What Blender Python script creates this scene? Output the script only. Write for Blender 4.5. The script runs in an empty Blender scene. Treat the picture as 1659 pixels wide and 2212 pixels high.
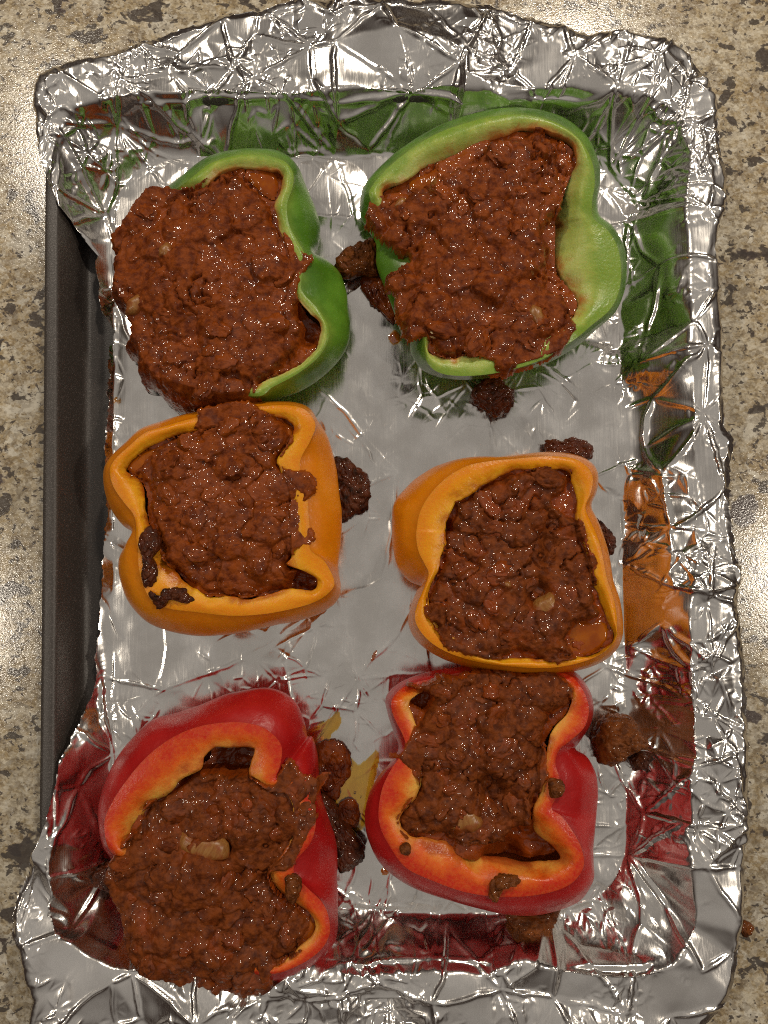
import bpy, math, random
import numpy as np
from mathutils import Vector, noise as mnoise
from mathutils.geometry import delaunay_2d_cdt

scene = bpy.context.scene
COL = scene.collection
R_ = math.radians

# ------------------------------------------------------------------ camera
F_PX = 1661.0                     # focal length in pixels of a 1659 x 2212 picture
CAM_H = 0.385
TILT = R_(5.0)
CAM_Y = -CAM_H * math.tan(TILT)
cam = bpy.data.cameras.new("camera")
cam.sensor_fit = 'VERTICAL'
cam.sensor_height = 24.0
cam.lens = 24.0 * F_PX / 2212.0
cam.clip_start = 0.01
cam.clip_end = 20.0
cam_ob = bpy.data.objects.new("camera", cam)
cam_ob.location = (0.0, CAM_Y, CAM_H)
cam_ob.rotation_euler = (TILT, 0.0, 0.0)
COL.objects.link(cam_ob)
scene.camera = cam_ob

# ------------------------------------------------------------------ room light (plain ambient of a lit kitchen)
world = bpy.data.worlds.new("World")
scene.world = world
world.use_nodes = True
wn = world.node_tree
wn.nodes.clear()
w_out = wn.nodes.new('ShaderNodeOutputWorld')
w_bg = wn.nodes.new('ShaderNodeBackground')
w_tc = wn.nodes.new('ShaderNodeTexCoord')
w_sep = wn.nodes.new('ShaderNodeSeparateXYZ')
w_ramp = wn.nodes.new('ShaderNodeValToRGB')
wn.links.new(w_tc.outputs['Generated'], w_sep.inputs[0])
wn.links.new(w_sep.outputs['Z'], w_ramp.inputs[0])
wn.links.new(w_ramp.outputs[0], w_bg.inputs[0])
wn.links.new(w_bg.outputs[0], w_out.inputs[0])
cr = w_ramp.color_ramp
cr.elements[0].position = 0.25
cr.elements[0].color = (0.030, 0.021, 0.017, 1)     # cabinets and walls
cr.elements[1].position = 0.96
cr.elements[1].color = (0.275, 0.252, 0.225, 1)      # ceiling
w_bg.inputs[1].default_value = 1.0


def downlight(x, y, z, watts, size, col=(1.0, 0.89, 0.74)):
    l = bpy.data.lights.new("downlight", 'AREA')
    l.shape = 'DISK'
    l.size = size
    l.energy = watts
    l.color = col
    o = bpy.data.objects.new("downlight", l)
    o.location = (x, y, z)
    COL.objects.link(o)
    return o


# recessed ceiling lamps of the kitchen, about 1.5 m above the counter
downlight(0.585, 1.39, 1.50, 18.0, 0.17)
downlight(-0.985, 1.22, 1.50, 10.5, 0.17)
downlight(-1.40, -0.25, 1.50, 5.0, 0.17)
downlight(1.40, -0.10, 1.50, 10.0, 0.17)

scene.view_settings.view_transform = 'Standard'
scene.view_settings.look = 'None'
scene.view_settings.exposure = 0.2
scene.view_settings.gamma = 1.0
scene.render.engine = 'CYCLES'
scene.cycles.caustics_reflective = True
scene.cycles.caustics_refractive = False
scene.cycles.blur_glossy = 1.0
scene.cycles.sample_clamp_indirect = 0.5
scene.cycles.max_bounces = 10
scene.cycles.use_denoising = False
scene.cycles.use_guiding = True
scene.cycles.use_surface_guiding = True
scene.cycles.guiding_training_samples = 64
scene.cycles.filter_width = 1.1

# ------------------------------------------------------------------ helpers
CT, ST = math.cos(TILT), math.sin(TILT)


def px(p, z=0.0):
    """picture point (1659 x 2212 px) -> world point (x, y) on the level z (metres)"""
    p = np.asarray(p, float)
    dx = (p[..., 0] - 829.5) / F_PX
    dy = -(p[..., 1] - 1106.0) / F_PX
    wx = dx
    wy = dy * CT + ST
    wz = dy * ST - CT
    t = (z - CAM_H) / wz
    return np.stack([wx * t, CAM_Y + wy * t], -1)


def crop(x0, y0, k):
    s = 1659.0 / 2500.0

    def f(p):
        p = np.asarray(p, float)
        return np.stack([(x0 + k * p[..., 0]) * s, (y0 + k * p[..., 1]) * s], -1)
    return f


cGL = crop(330, 450, 850 / 1659)
cGR = crop(1080, 340, 1000 / 1659)
cYL = crop(300, 1280, 950 / 1659)
cOR = crop(1230, 1400, 870 / 1659)
cRL = crop(270, 2200, 960 / 1659)
cRR = crop(1150, 2150, 1050 / 1659)
cD = lambda p: np.asarray(p, float)


def hash2(ix, iy, seed):
    h = (ix.astype(np.int64) * 374761393 + iy.astype(np.int64) * 668265263 + seed * 974711) & 0xFFFFFFFF
    h = ((h ^ (h >> 13)) * 1274126177) & 0xFFFFFFFF
    h = ((h ^ (h >> 16)) * 2246822519) & 0xFFFFFFFF
    h = h ^ (h >> 15)
    return (h & 0xFFFFFF) / float(0xFFFFFF)


def vnoise(x, y, freq, seed):
    x = x * freq + seed * 17.31
    y = y * freq - seed * 9.17
    ix = np.floor(x)
    iy = np.floor(y)
    fx = x - ix
    fy = y - iy
    fx = fx * fx * (3 - 2 * fx)
    fy = fy * fy * (3 - 2 * fy)
    a = hash2(ix, iy, seed)
    b = hash2(ix + 1, iy, seed)
    c = hash2(ix, iy + 1, seed)
    d = hash2(ix + 1, iy + 1, seed)
    return (a * (1 - fx) + b * fx) * (1 - fy) + (c * (1 - fx) + d * fx) * fy - 0.5


def fbm(x, y, freq, seed, octv=4, gain=0.5):
    s = 0.0
    a = 1.0
    for o in range(octv):
        s = s + a * vnoise(x, y, freq * 2.03 ** o, seed + o * 7)
        a *= gain
    return s


def voro(x, y, cell, seed):
    gx = x / cell
    gy = y / cell
    ix = np.floor(gx)
    iy = np.floor(gy)
    f1 = np.full(x.shape, 9.0)
    f2 = np.full(x.shape, 9.0)
    rid = np.zeros(x.shape)
    for a in (-1, 0, 1):
        for b in (-1, 0, 1):
            jx = ix + a + 0.5 + 0.86 * (hash2(ix + a, iy + b, seed) - 0.5)
            jy = iy + b + 0.5 + 0.86 * (hash2(ix + a, iy + b, seed + 31) - 0.5)
            d = np.hypot(jx - gx, jy - gy)
            r = hash2(ix + a, iy + b, seed + 77)
            near = d < f1
            f2 = np.where(near, f1, np.minimum(f2, d))
            rid = np.where(near, r, rid)
            f1 = np.where(near, d, f1)
    return f1, f2, rid


def sdf(poly, x, y):
    """signed distance to a closed polygon, positive inside"""
    n = len(poly)
    d = np.full(x.shape, 1e9)
    inside = np.zeros(x.shape, bool)
    for i in range(n):
        ax, ay = poly[i]
        bx, by = poly[(i + 1) % n]
        ex, ey = bx - ax, by - ay
        wx, wy = x - ax, y - ay
        t = np.clip((wx * ex + wy * ey) / (ex * ex + ey * ey + 1e-18), 0, 1)
        dd = (wx - ex * t) ** 2 + (wy - ey * t) ** 2
        d = np.minimum(d, dd)
        c = ((ay > y) != (by > y)) & (x < ex * (y - ay) / (ey + 1e-18) + ax)
        inside ^= c
    d = np.sqrt(d)
    return np.where(inside, d, -d)


def catmull(P, n):
    """closed Catmull-Rom through rows of P, n samples a segment"""
    P = np.asarray(P, float)
    p0 = np.roll(P, 1, 0)
    p2 = np.roll(P, -1, 0)
    p3 = np.roll(P, -2, 0)
    out = []
    for t in np.arange(n) / n:
        out.append(0.5 * (2 * P + (p2 - p0) * t + (2 * p0 - 5 * P + 4 * p2 - p3) * t * t + (3 * P - p0 - 3 * p2 + p3) * t ** 3))
    return np.stack(out, 1).reshape(-1, P.shape[1])


def sstep(a, b, x):
    t = np.clip((x - a) / (b - a), 0, 1)
    return t * t * (3 - 2 * t)


def mesh(name, V, Fq, smooth=True, attrs=None, tris=None):
    V = np.ascontiguousarray(V, np.float32)
    Fq = np.ascontiguousarray(Fq, np.int32).reshape(-1, 4)
    nt = 0 if tris is None else len(tris)
    m = bpy.data.meshes.new(name)
    m.vertices.add(len(V))
    m.vertices.foreach_set('co', V.ravel())
    loops = Fq.ravel()
    starts = np.arange(len(Fq)) * 4
    if nt:
        tris = np.ascontiguousarray(tris, np.int32)
        starts = np.concatenate([starts, len(loops) + np.arange(nt) * 3])
        loops = np.concatenate([loops, tris.ravel()])
    m.loops.add(len(loops))
    m.loops.foreach_set('vertex_index', loops.astype(np.int32))
    m.polygons.add(len(Fq) + nt)
    m.polygons.foreach_set('loop_start', starts.astype(np.int32))
    m.update(calc_edges=True)
    m.validate()
    if smooth:
        m.polygons.foreach_set('use_smooth', np.ones(len(m.polygons), bool))
    if attrs:
        for k, a in attrs.items():
            at = m.attributes.new(k, 'FLOAT', 'POINT')
            at.data.foreach_set('value', np.ascontiguousarray(a, np.float32))
    return m


def obj(name, me, mat=None, parent=None, **props):
    o = bpy.data.objects.new(name, me)
    COL.objects.link(o)
    if mat is not None and me is not None and not me.materials:
        me.materials.append(mat)
    if parent is not None:
        o.parent = parent
    for k, v in props.items():
        o[k] = v
    return o


def thing(name, label, cat, group=None, loc=(0, 0, 0)):
    o = bpy.data.objects.new(name, None)
    o.empty_display_size = 0.02
    o.location = loc
    COL.objects.link(o)
    o['label'] = label
    o['category'] = cat
    if group:
        o['group'] = group
    return o


def local(V, loc):
    return V - np.asarray(loc)[None, :]


def loft(rings, cap_first=None, cap_last=None):
    """rings: (L, N, 3) closed loops -> verts, quads, tris"""
    L, N, _ = rings.shape
    V = rings.reshape(-1, 3)
    i = np.arange(N)
    j = (i + 1) % N
    q = []
    for k in range(L - 1):
        q.append(np.stack([k * N + i, k * N + j, (k + 1) * N + j, (k + 1) * N + i], 1))
    q = np.concatenate(q)
    tris = []
    extra = []
    nv = len(V)
    if cap_first is not None:
        extra.append(cap_first)
        tris.append(np.stack([j, i, np.full(N, nv)], 1))
        nv += 1
    if cap_last is not None:
        extra.append(cap_last)
        b = (L - 1) * N
        tris.append(np.stack([b + i, b + j, np.full(N, nv)], 1))
        nv += 1
    if extra:
        V = np.concatenate([V, np.array(extra)])
    return V, q, (np.concatenate(tris) if tris else None)


# ------------------------------------------------------------------ materials
class NT:
    def __init__(self, name):
        self.m = bpy.data.materials.new(name)
        self.m.use_nodes = True
        self.t = self.m.node_tree
        self.t.nodes.clear()
        self.out = self.t.nodes.new('ShaderNodeOutputMaterial')

    def n(self, kind, **kw):
        nd = self.t.nodes.new('ShaderNode' + kind)
        for k, v in kw.items():
            setattr(nd, k, v)
        return nd

    def put(self, sock, v):
        if isinstance(v, bpy.types.NodeSocket):
            self.t.links.new(v, sock)
        elif v is not None:
            if hasattr(sock, 'default_value') and isinstance(v, tuple) and len(v) == 3 and sock.type == 'RGBA':
                v = v + (1.0,)
            sock.default_value = v

    def coord(self, scale=(1, 1, 1), rot=(0, 0, 0), out='Object'):
        tc = self.n('TexCoord')
        mp = self.n('Mapping')
        mp.inputs['Scale'].default_value = scale
        mp.inputs['Rotation'].default_value = rot
        self.t.links.new(tc.outputs[out], mp.inputs[0])
        return mp.outputs[0]

    def noise(self, vec, scale, detail=4.0, rough=0.55, dist=0.0):
        nd = self.n('TexNoise')
        self.put(nd.inputs['Vector'], vec)
        nd.inputs['Scale'].default_value = scale
        nd.inputs['Detail'].default_value = detail
        nd.inputs['Roughness'].default_value = rough
        nd.inputs['Distortion'].default_value = dist
        return nd.outputs['Fac']

    def voronoi(self, vec, scale, feature='F1', out='Distance', rnd=1.0):
        nd = self.n('TexVoronoi', feature=feature)
        self.put(nd.inputs['Vector'], vec)
        nd.inputs['Scale'].default_value = scale
        nd.inputs['Randomness'].default_value = rnd
        return nd.outputs[out]

    def math(self, op, a, b=None, clamp=False):
        nd = self.n('Math', operation=op, use_clamp=clamp)
        self.put(nd.inputs[0], a)
        if b is not None:
            self.put(nd.inputs[1], b)
        return nd.outputs[0]

    def step(self, v, a, b, lo=0.0, hi=1.0):
        nd = self.n('MapRange', interpolation_type='SMOOTHSTEP')
        self.put(nd.inputs[0], v)
        nd.inputs[1].default_value = a
        nd.inputs[2].default_value = b
        nd.inputs[3].default_value = lo
        nd.inputs[4].default_value = hi
        return nd.outputs[0]

    def mix(self, f, a, b, mode='MIX'):
        nd = self.n('Mix', data_type='RGBA', blend_type=mode)
        self.put(nd.inputs[0], f)
        self.put(nd.inputs[6], a)
        self.put(nd.inputs[7], b)
        return nd.outputs[2]

    def ramp(self, f, stops):
        nd = self.n('ValToRGB')
        self.put(nd.inputs[0], f)
        e = nd.color_ramp.elements
        while len(e) < len(stops):
            e.new(0.5)
        for i, (p, c) in enumerate(stops):
            e[i].position = p
            e[i].color = c + (1.0,) if len(c) == 3 else c
        return nd.outputs[0]

    def attr(self, name):
        nd = self.n('Attribute', attribute_name=name)
        return nd.outputs['Fac']

    def bump(self, h, strength, dist, normal=None):
        nd = self.n('Bump')
        nd.inputs['Strength'].default_value = strength
        nd.inputs['Distance'].default_value = dist
        self.put(nd.inputs['Height'], h)
        if normal is not None:
            self.put(nd.inputs['Normal'], normal)
        return nd.outputs[0]

    def bsdf(self, **kw):
        p = self.n('BsdfPrincipled')
        for k, v in kw.items():
            self.put(p.inputs[k.replace('_', ' ')], v)
        self.t.links.new(p.outputs[0], self.out.inputs[0])
        return p


def granite_mat():
    t = NT('granite')
    c = t.coord((1, 1.3, 1), (0, 0, R_(-18)))
    cd = t.coord((1, 2.4, 1), (0, 0, R_(-28)))
    big = t.noise(c, 20, 5, 0.6, 0.8)
    med = t.noise(c, 70, 7, 0.70, 0.4)
    gr = t.noise(c, 210, 6, 0.72, 0.2)
    fine = t.noise(c, 520, 4, 0.7)
    base = t.ramp(big, [(0.30, (0.33, 0.225, 0.100)), (0.45, (0.41, 0.305, 0.155)), (0.55, (0.46, 0.365, 0.215)), (0.70, (0.51, 0.43, 0.295))])
    base = t.mix(t.step(med, 0.50, 0.62, 0.0, 0.85), base, (0.65, 0.58, 0.44))
    base = t.mix(t.step(med, 0.48, 0.36, 0.0, 0.85), base, (0.185, 0.118, 0.048))
    base = t.mix(t.step(gr, 0.53, 0.62, 0.0, 0.70), base, (0.68, 0.615, 0.48))
    base = t.mix(t.step(gr, 0.47, 0.37, 0.0, 0.80), base, (0.145, 0.095, 0.045))
    base = t.mix(t.step(fine, 0.35, 0.72, 0.0, 0.22), base, (0.58, 0.52, 0.41))
    base = t.mix(t.step(fine, 0.60, 0.30, 0.0, 0.40), base, (0.15, 0.11, 0.06))
    veins = t.step(t.noise(cd, 80, 5, 0.68, 0.8), 0.60, 0.69)
    base = t.mix(t.math('MULTIPLY', veins, 0.70), base, (0.11, 0.078, 0.042))
    grey = t.step(t.noise(t.coord((1.2, 1, 1), (0, 0, 1.1)), 33, 4, 0.6, 0.6), 0.60, 0.70)
    base = t.mix(t.math('MULTIPLY', grey, 0.25), base, (0.27, 0.245, 0.215))
    for sc, lo, hi, colr, off in ((95, 0.60, 0.64, (0.70, 0.66, 0.56), 0.7), (48, 0.62, 0.66, (0.60, 0.56, 0.47), 2.4)):
        f = t.step(t.noise(t.coord((1, 1.15, 1), (0, 0, off)), sc, 5, 0.62, 0.3), lo, hi)
        base = t.mix(t.math('MULTIPLY', f, 0.75), base, colr)
    for sc, amt in ((330, 0.34), (720, 0.26)):
        vv = t.n('TexVoronoi', feature='F1')
        t.put(vv.inputs['Vector'], t.coord((1, 1.2, 1), (0, 0, 0.3)))
        vv.inputs['Scale'].default_value = sc
        sp = t.n('SeparateColor')
        t.t.links.new(vv.outputs['Color'], sp.inputs[0])
        base = t.mix(t.step(sp.outputs[0], 0.62, 0.80, 0.0, amt), base, (0.70, 0.65, 0.54))
        base = t.mix(t.step(sp.outputs[1], 0.66, 0.84, 0.0, amt * 1.25), base, (0.16, 0.115, 0.065))
    # dark mineral specks with ragged outlines
    for sc, lo, hi, colr, off in ((30, 0.655, 0.680, (0.050, 0.030, 0.030), 0.0), (58, 0.605, 0.635, (0.045, 0.032, 0.026), 1.7), (125, 0.590, 0.62, (0.050, 0.036, 0.026), 3.1), (260, 0.615, 0.65, (0.06, 0.04, 0.03), 4.2)):
        mp = t.coord((1, 1.25, 1), (0, 0, off))
        f = t.step(t.noise(mp, sc, 4, 0.58, 0.35), lo, hi)
        base = t.mix(t.math('MULTIPLY', f, 0.90), base, colr)
    bmp = t.bump(t.noise(c, 900, 3, 0.6), 0.30, 0.00025)
    t.bsdf(Base_Color=base, Roughness=t.step(fine, 0.3, 0.7, 0.10, 0.21), Specular_IOR_Level=1.0, Normal=bmp)
    return t.m


def pan_mat():
    t = NT('dark_nonstick_steel')
    c = t.coord()
    sp = t.noise(c, 1600, 2, 0.6)
    col = t.mix(t.step(sp, 0.52, 0.72), (0.046, 0.038, 0.033), (0.13, 0.112, 0.105))
    t.bsdf(Base_Color=col, Metallic=0.0, Roughness=0.42, Specular_IOR_Level=0.6, Normal=t.bump(sp, 0.4, 0.0003))
    return t.m


def foil_mat():
    t = NT('aluminium')
    c = t.coord()
    streak = t.noise(t.coord((1.0, 0.035, 1.0)), 1500, 3, 0.65)
    cloud = t.noise(c, 55, 3, 0.5)
    fine = t.noise(t.coord((1, 0.6, 1)), 300, 3, 0.6)
    h = t.math('ADD', t.math('MULTIPLY', streak, 0.55), t.math('MULTIPLY', fine, 0.55))
    nb = t.bump(h, 0.18, 0.00020)
    rough = t.step(t.math('ADD', t.math('MULTIPLY', streak, 0.5), t.math('MULTIPLY', cloud, 0.5)), 0.38, 0.62, 0.13, 0.25)
    col = t.mix(t.step(cloud, 0.35, 0.65), (0.78, 0.75, 0.715), (0.90, 0.875, 0.845))
    t.bsdf(Base_Color=col, Metallic=1.0, Roughness=rough, Normal=nb)
    return t.m


def skin_mat(name, a, b, blotch, amount=0.5):
    t = NT(name)
    c = t.coord()
    n1 = t.noise(c, 45, 4, 0.55)
    n2 = t.noise(c, 600, 3, 0.6)
    col = t.mix(t.step(n1, 0.35, 0.68), a, b)
    edge = t.attr('edge')                     # 0 at the base of the pepper, 1 at the cut
    col = t.mix(t.math('MULTIPLY', t.step(t.math('ADD', edge, t.math('MULTIPLY', n1, 0.25)), 0.99, 1.20), amount), col, blotch)
    spots = t.step(t.noise(c, 210, 3, 0.7), 0.70, 0.78)
    col = t.mix(t.math('MULTIPLY', spots, 0.30), col, blotch)
    nb = t.bump(n2, 0.14, 0.0004, t.bump(t.noise(t.coord((1, 1, 0.35)), 170, 4, 0.55), 0.40, 0.0012))
    t.bsdf(Base_Color=col, Roughness=t.step(n1, 0.3, 0.7, 0.24, 0.38), Specular_IOR_Level=0.5, Normal=nb,
           Subsurface_Weight=0.12, Subsurface_Radius=(0.004, 0.002, 0.001), Subsurface_Scale=0.5, Coat_Weight=0.25, Coat_Roughness=0.18)
    return t.m


def flesh_mat(name, skin, mid, inner, sauce=(0.42, 0.085, 0.008), reach=0.0):
    t = NT(name)
    c = t.coord()
    e = t.attr('edge')                        # 0 at the skin, 1 at the inner lip, 2 deep inside
    n1 = t.noise(c, 90, 4, 0.6)
    n2 = t.noise(c, 700, 3, 0.6)
    ee = t.math('ADD', e, t.math('MULTIPLY', t.math('SUBTRACT', n1, 0.5), 1.3))
    col = t.ramp(t.math('MULTIPLY', ee, 0.5), [(0.0, skin), (0.10, skin), (0.30, mid), (0.55, inner), (0.9, inner)])
    col = t.mix(t.step(n2, 0.3, 0.75, 0.0, 0.12), col, inner)
    ns = t.noise(c, 62, 4, 0.62, 0.5)
    sm = t.step(t.math('ADD', e, t.math('MULTIPLY', t.math('SUBTRACT', ns, 0.5), 2.0)), 0.58 - reach, 1.20 - reach)
    col = t.mix(t.math('MULTIPLY', sm, 0.85), col, sauce)
    specks = t.step(t.noise(c, 420, 2, 0.6), 0.70, 0.76)
    col = t.mix(t.math('MULTIPLY', specks, t.step(e, 0.3, 0.8, 0.0, 0.55)), col, (0.22, 0.05, 0.01))
    nb = t.bump(n2, 0.35, 0.0006, t.bump(n1, 0.3, 0.0014))
    t.bsdf(Base_Color=col, Roughness=t.step(ns, 0.35, 0.65, 0.42, 0.24), Specular_IOR_Level=0.35, Normal=nb,
           Subsurface_Weight=0.4, Subsurface_Radius=(0.006, 0.003, 0.0012), Subsurface_Scale=0.7)
    return t.m


def meat_mat(name, brown, dark, sauce, rough=0.42, amount=0.6, gloss=0.9):
    t = NT(name)
    info = t.n('ObjectInfo')
    add = t.n('VectorMath', operation='ADD')
    t.put(add.inputs[0], t.coord())
    t.put(add.inputs[1], info.outputs['Location'])
    c = add.outputs[0]
    n1 = t.noise(c, 70, 5, 0.62, 0.4)
    n2 = t.noise(c, 260, 4, 0.65)
    n3 = t.noise(c, 1100, 3, 0.6)
    col = t.mix(t.step(n2, 0.32, 0.66), dark, brown)
    wet = t.attr('wet')                       # sauce that has run between the lumps
    s = t.math('ADD', t.math('MULTIPLY', n1, 1.1), t.math('MULTIPLY', wet, 0.45))
    f = t.step(t.math('ADD', s, t.math('MULTIPLY', t.math('SUBTRACT', info.outputs['Random'], 0.5), 0.14)), 0.50, 0.92)
    col = t.mix(t.math('MULTIPLY', f, amount), col, sauce)
    fat = t.step(t.noise(c, 420, 2, 0.5), 0.68, 0.78)
    col = t.mix(t.math('MULTIPLY', fat, 0.35), col, (0.30, 0.12, 0.04))
    nb = t.bump(n3, 0.45, 0.0007, t.bump(n2, 0.30, 0.0012))
    film = t.bump(t.noise(c, 360, 1, 0.4), 0.65, 0.0017)
    r = t.step(t.math('ADD', f, t.math('MULTIPLY', n3, 0.5)), 0.2, 1.0, rough + 0.10, rough - 0.10)
    cover = t.step(t.math('ADD', t.math('MULTIPLY', f, 0.18), t.noise(c, 105, 5, 0.7)), 0.46, 0.64, 0.0, gloss)
    t.bsdf(Base_Color=col, Roughness=r, Specular_IOR_Level=0.12, Normal=nb,
           Coat_Weight=cover, Coat_Roughness=0.045, Coat_Normal=film)
    return t.m


def sauce_mat(name, a, b, rough=0.08):
    t = NT(name)
    c = t.coord()
    n = t.noise(c, 130, 4, 0.6)
    t.bsdf(Base_Color=t.mix(t.step(n, 0.35, 0.68), a, b), Roughness=rough, Specular_IOR_Level=0.3,
           Normal=t.bump(t.noise(c, 320, 3, 0.6), 0.35, 0.0010), Coat_Weight=0.15, Coat_Roughness=0.05)
    return t.m


def oil_mat(name, tint, gloss=0.10):
    t = NT(name)
    c = t.coord()
    tr = t.n('BsdfTransparent')
    n = t.noise(c, 170, 3, 0.6)
    spots = t.step(t.noise(c, 420, 2, 0.5), 0.71, 0.76)
    col = t.mix(t.step(n, 0.3, 0.7), tint, tuple(min(1, v * 1.12) for v in tint))
    col = t.mix(spots, col, (0.16, 0.07, 0.02))
    t.put(tr.inputs[0], col)
    gl = t.n('BsdfGlossy')
    gl.inputs['Roughness'].default_value = 0.08
    mx = t.n('MixShader')
    mx.inputs[0].default_value = gloss
    t.t.links.new(tr.outputs[0], mx.inputs[1])
    t.t.links.new(gl.outputs[0], mx.inputs[2])
    t.t.links.new(mx.outputs[0], t.out.inputs[0])
    return t.m


def onion_mat():
    t = NT('cooked_onion')
    c = t.coord((1.0, 0.16, 1.0))
    lines = t.noise(c, 900, 2, 0.5)
    n = t.noise(t.coord(), 160, 3, 0.6)
    col = t.mix(t.step(lines, 0.35, 0.65), (0.25, 0.092, 0.016), (0.32, 0.145, 0.036))
    col = t.mix(t.step(n, 0.44, 0.62, 0.0, 0.8), col, (0.25, 0.060, 0.012))
    t.bsdf(Base_Color=col, Roughness=0.34, Subsurface_Weight=0.15, Subsurface_Radius=(0.004, 0.002, 0.001), Subsurface_Scale=0.6,
           Normal=t.bump(lines, 0.3, 0.0005))
    return t.m


M_granite = granite_mat()
M_pan = pan_mat()
M_foil = foil_mat()
M_skin_g = skin_mat('green_pepper_skin', (0.066, 0.165, 0.011), (0.120, 0.270, 0.020), (0.30, 0.36, 0.06))
M_skin_o = skin_mat('orange_pepper_skin', (0.68, 0.195, 0.0015), (0.78, 0.255, 0.002), (0.30, 0.075, 0.008), 0.45)
M_skin_r = skin_mat('red_pepper_skin', (0.38, 0.008, 0.008), (0.47, 0.014, 0.012), (0.20, 0.012, 0.008), 0.3)
M_flesh_g = flesh_mat('green_pepper_flesh', (0.20, 0.32, 0.035), (0.38, 0.46, 0.09), (0.52, 0.54, 0.16))
M_flesh_o = flesh_mat('orange_pepper_flesh', (0.74, 0.24, 0.002), (0.80, 0.32, 0.003), (0.82, 0.42, 0.015), (0.38, 0.06, 0.006))
M_flesh_r = flesh_mat('red_pepper_flesh', (0.56, 0.022, 0.006), (0.70, 0.115, 0.006), (0.80, 0.42, 0.07), (0.36, 0.05, 0.008))
M_meat_red = meat_mat('saucy_ground_meat', (0.240, 0.052, 0.006), (0.095, 0.016, 0.0025), (0.300, 0.060, 0.004), 0.40, 0.75, 0.9)
M_meat_brown = meat_mat('browned_ground_meat', (0.200, 0.047, 0.008), (0.075, 0.015, 0.0027), (0.280, 0.047, 0.003), 0.42, 0.8, 0.85)
M_char = meat_mat('charred_ground_meat', (0.095, 0.026, 0.009), (0.018, 0.007, 0.004), (0.12, 0.020, 0.004), 0.40, 0.45, 0.6)
M_crust = meat_mat('crusted_ground_meat', (0.185, 0.054, 0.011), (0.060, 0.016, 0.004), (0.19, 0.050, 0.006), 0.45, 0.4, 0.3)
M_sauce = sauce_mat('tomato_sauce', (0.24, 0.048, 0.002), (0.33, 0.085, 0.003))
M_burnt_sauce = sauce_mat('caramelised_sauce', (0.085, 0.014, 0.004), (0.22, 0.045, 0.005))
M_oil = oil_mat('yellow_grease', (0.95, 0.68, 0.20))
M_drop = oil_mat('orange_grease', (0.78, 0.36, 0.06), 0.16)
M_onion = onion_mat()
M_garlic = sauce_mat('cooked_garlic', (0.62, 0.47, 0.24), (0.70, 0.56, 0.32), 0.3)

# ------------------------------------------------------------------ countertop
COUNTER_Z = -0.006


def countertop():
    w, h, t, b = 0.46, 0.52, 0.03, 0.004
    x0, x1, y0, y1 = -w, w, -h, h + 0.1
    prof = [(0, -t), (0, -b), (b * 0.3, -b * 0.3), (b, 0)]
    rings = []
    for ins, z in prof:
        rings.append([(x0 + ins, y0 + ins, COUNTER_Z + z), (x1 - ins, y0 + ins, COUNTER_Z + z), (x1 - ins, y1 - ins, COUNTER_Z + z), (x0 + ins, y1 - ins, COUNTER_Z + z)])
    V = np.array(rings, float)
    Vv, q, _ = loft(V)
    n = len(prof)
    q = np.concatenate([q, [[(n - 1) * 4, (n - 1) * 4 + 1, (n - 1) * 4 + 2, (n - 1) * 4 + 3], [3, 2, 1, 0]]])
    o = obj('countertop', mesh('countertop', Vv, q, smooth=False), M_granite)
    o['kind'] = 'structure'
    return o


countertop()

# ------------------------------------------------------------------ rings of the baking sheet and of the foil in it
CEN = px((840, 1130), 0.0)


def quad_ring(corners, rad, z, bulge=0.0):
    """rounded quad (picture px corners TL,TR,BR,BL at level z) -> polar radius function samples"""
    P = px(corners, z)
    pts = []
    n = 4
    for i in range(n):
        a, b, c = P[i - 1], P[i], P[(i + 1) % n]
        u = (a - b) / np.linalg.norm(a - b)
        v = (c - b) / np.linalg.norm(c - b)
        s, e = b + u * rad, b + v * rad
        t = np.linspace(0, 1, 40)[:, None]
        pts.append((1 - t) ** 2 * s + 2 * t * (1 - t) * (b * 0.85 + (s + e) * 0.075) + t * t * e)
        nxt = P[(i + 1) % n]
        e2 = nxt + (b - nxt) / np.linalg.norm(b - nxt) * rad
        tt = np.linspace(0, 1, 60)[1:-1, None]
        pts.append(e * (1 - tt) + e2 * tt)
    return np.concatenate(pts)


def polar(pts):
    d = pts - CEN
    ph = np.arctan2(d[:, 1], d[:, 0])
    r = np.hypot(d[:, 0], d[:, 1])
    o = np.argsort(ph)
    ph, r = ph[o], r[o]
    ph = np.concatenate([ph - 2 * math.pi, ph, ph + 2 * math.pi])
    r = np.concatenate([r, r, r])
    return lambda a: np.interp(a, ph, r)


Z_RIM = 0.0225
PH = np.linspace(-math.pi, math.pi, 1440, endpoint=False)
pan_floor = polar(quad_ring([(187, 292), (1425, 278), (1440, 2012), (178, 2022)], 0.022, -0.002))
pan_top = polar(quad_ring([(126, 215), (1478, 200), (1520, 2090), (112, 2092)], 0.026, Z_RIM))
pan_rim = polar(quad_ring([(97, 168), (1518, 150), (1580, 2140), (78, 2148)], 0.030, Z_RIM))


def ring3(fn, z, off=0.0):
    r = fn(PH) + off
    return np.stack([CEN[0] + r * np.cos(PH), CEN[1] + r * np.sin(PH), np.full(len(PH), z)], 1)


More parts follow.
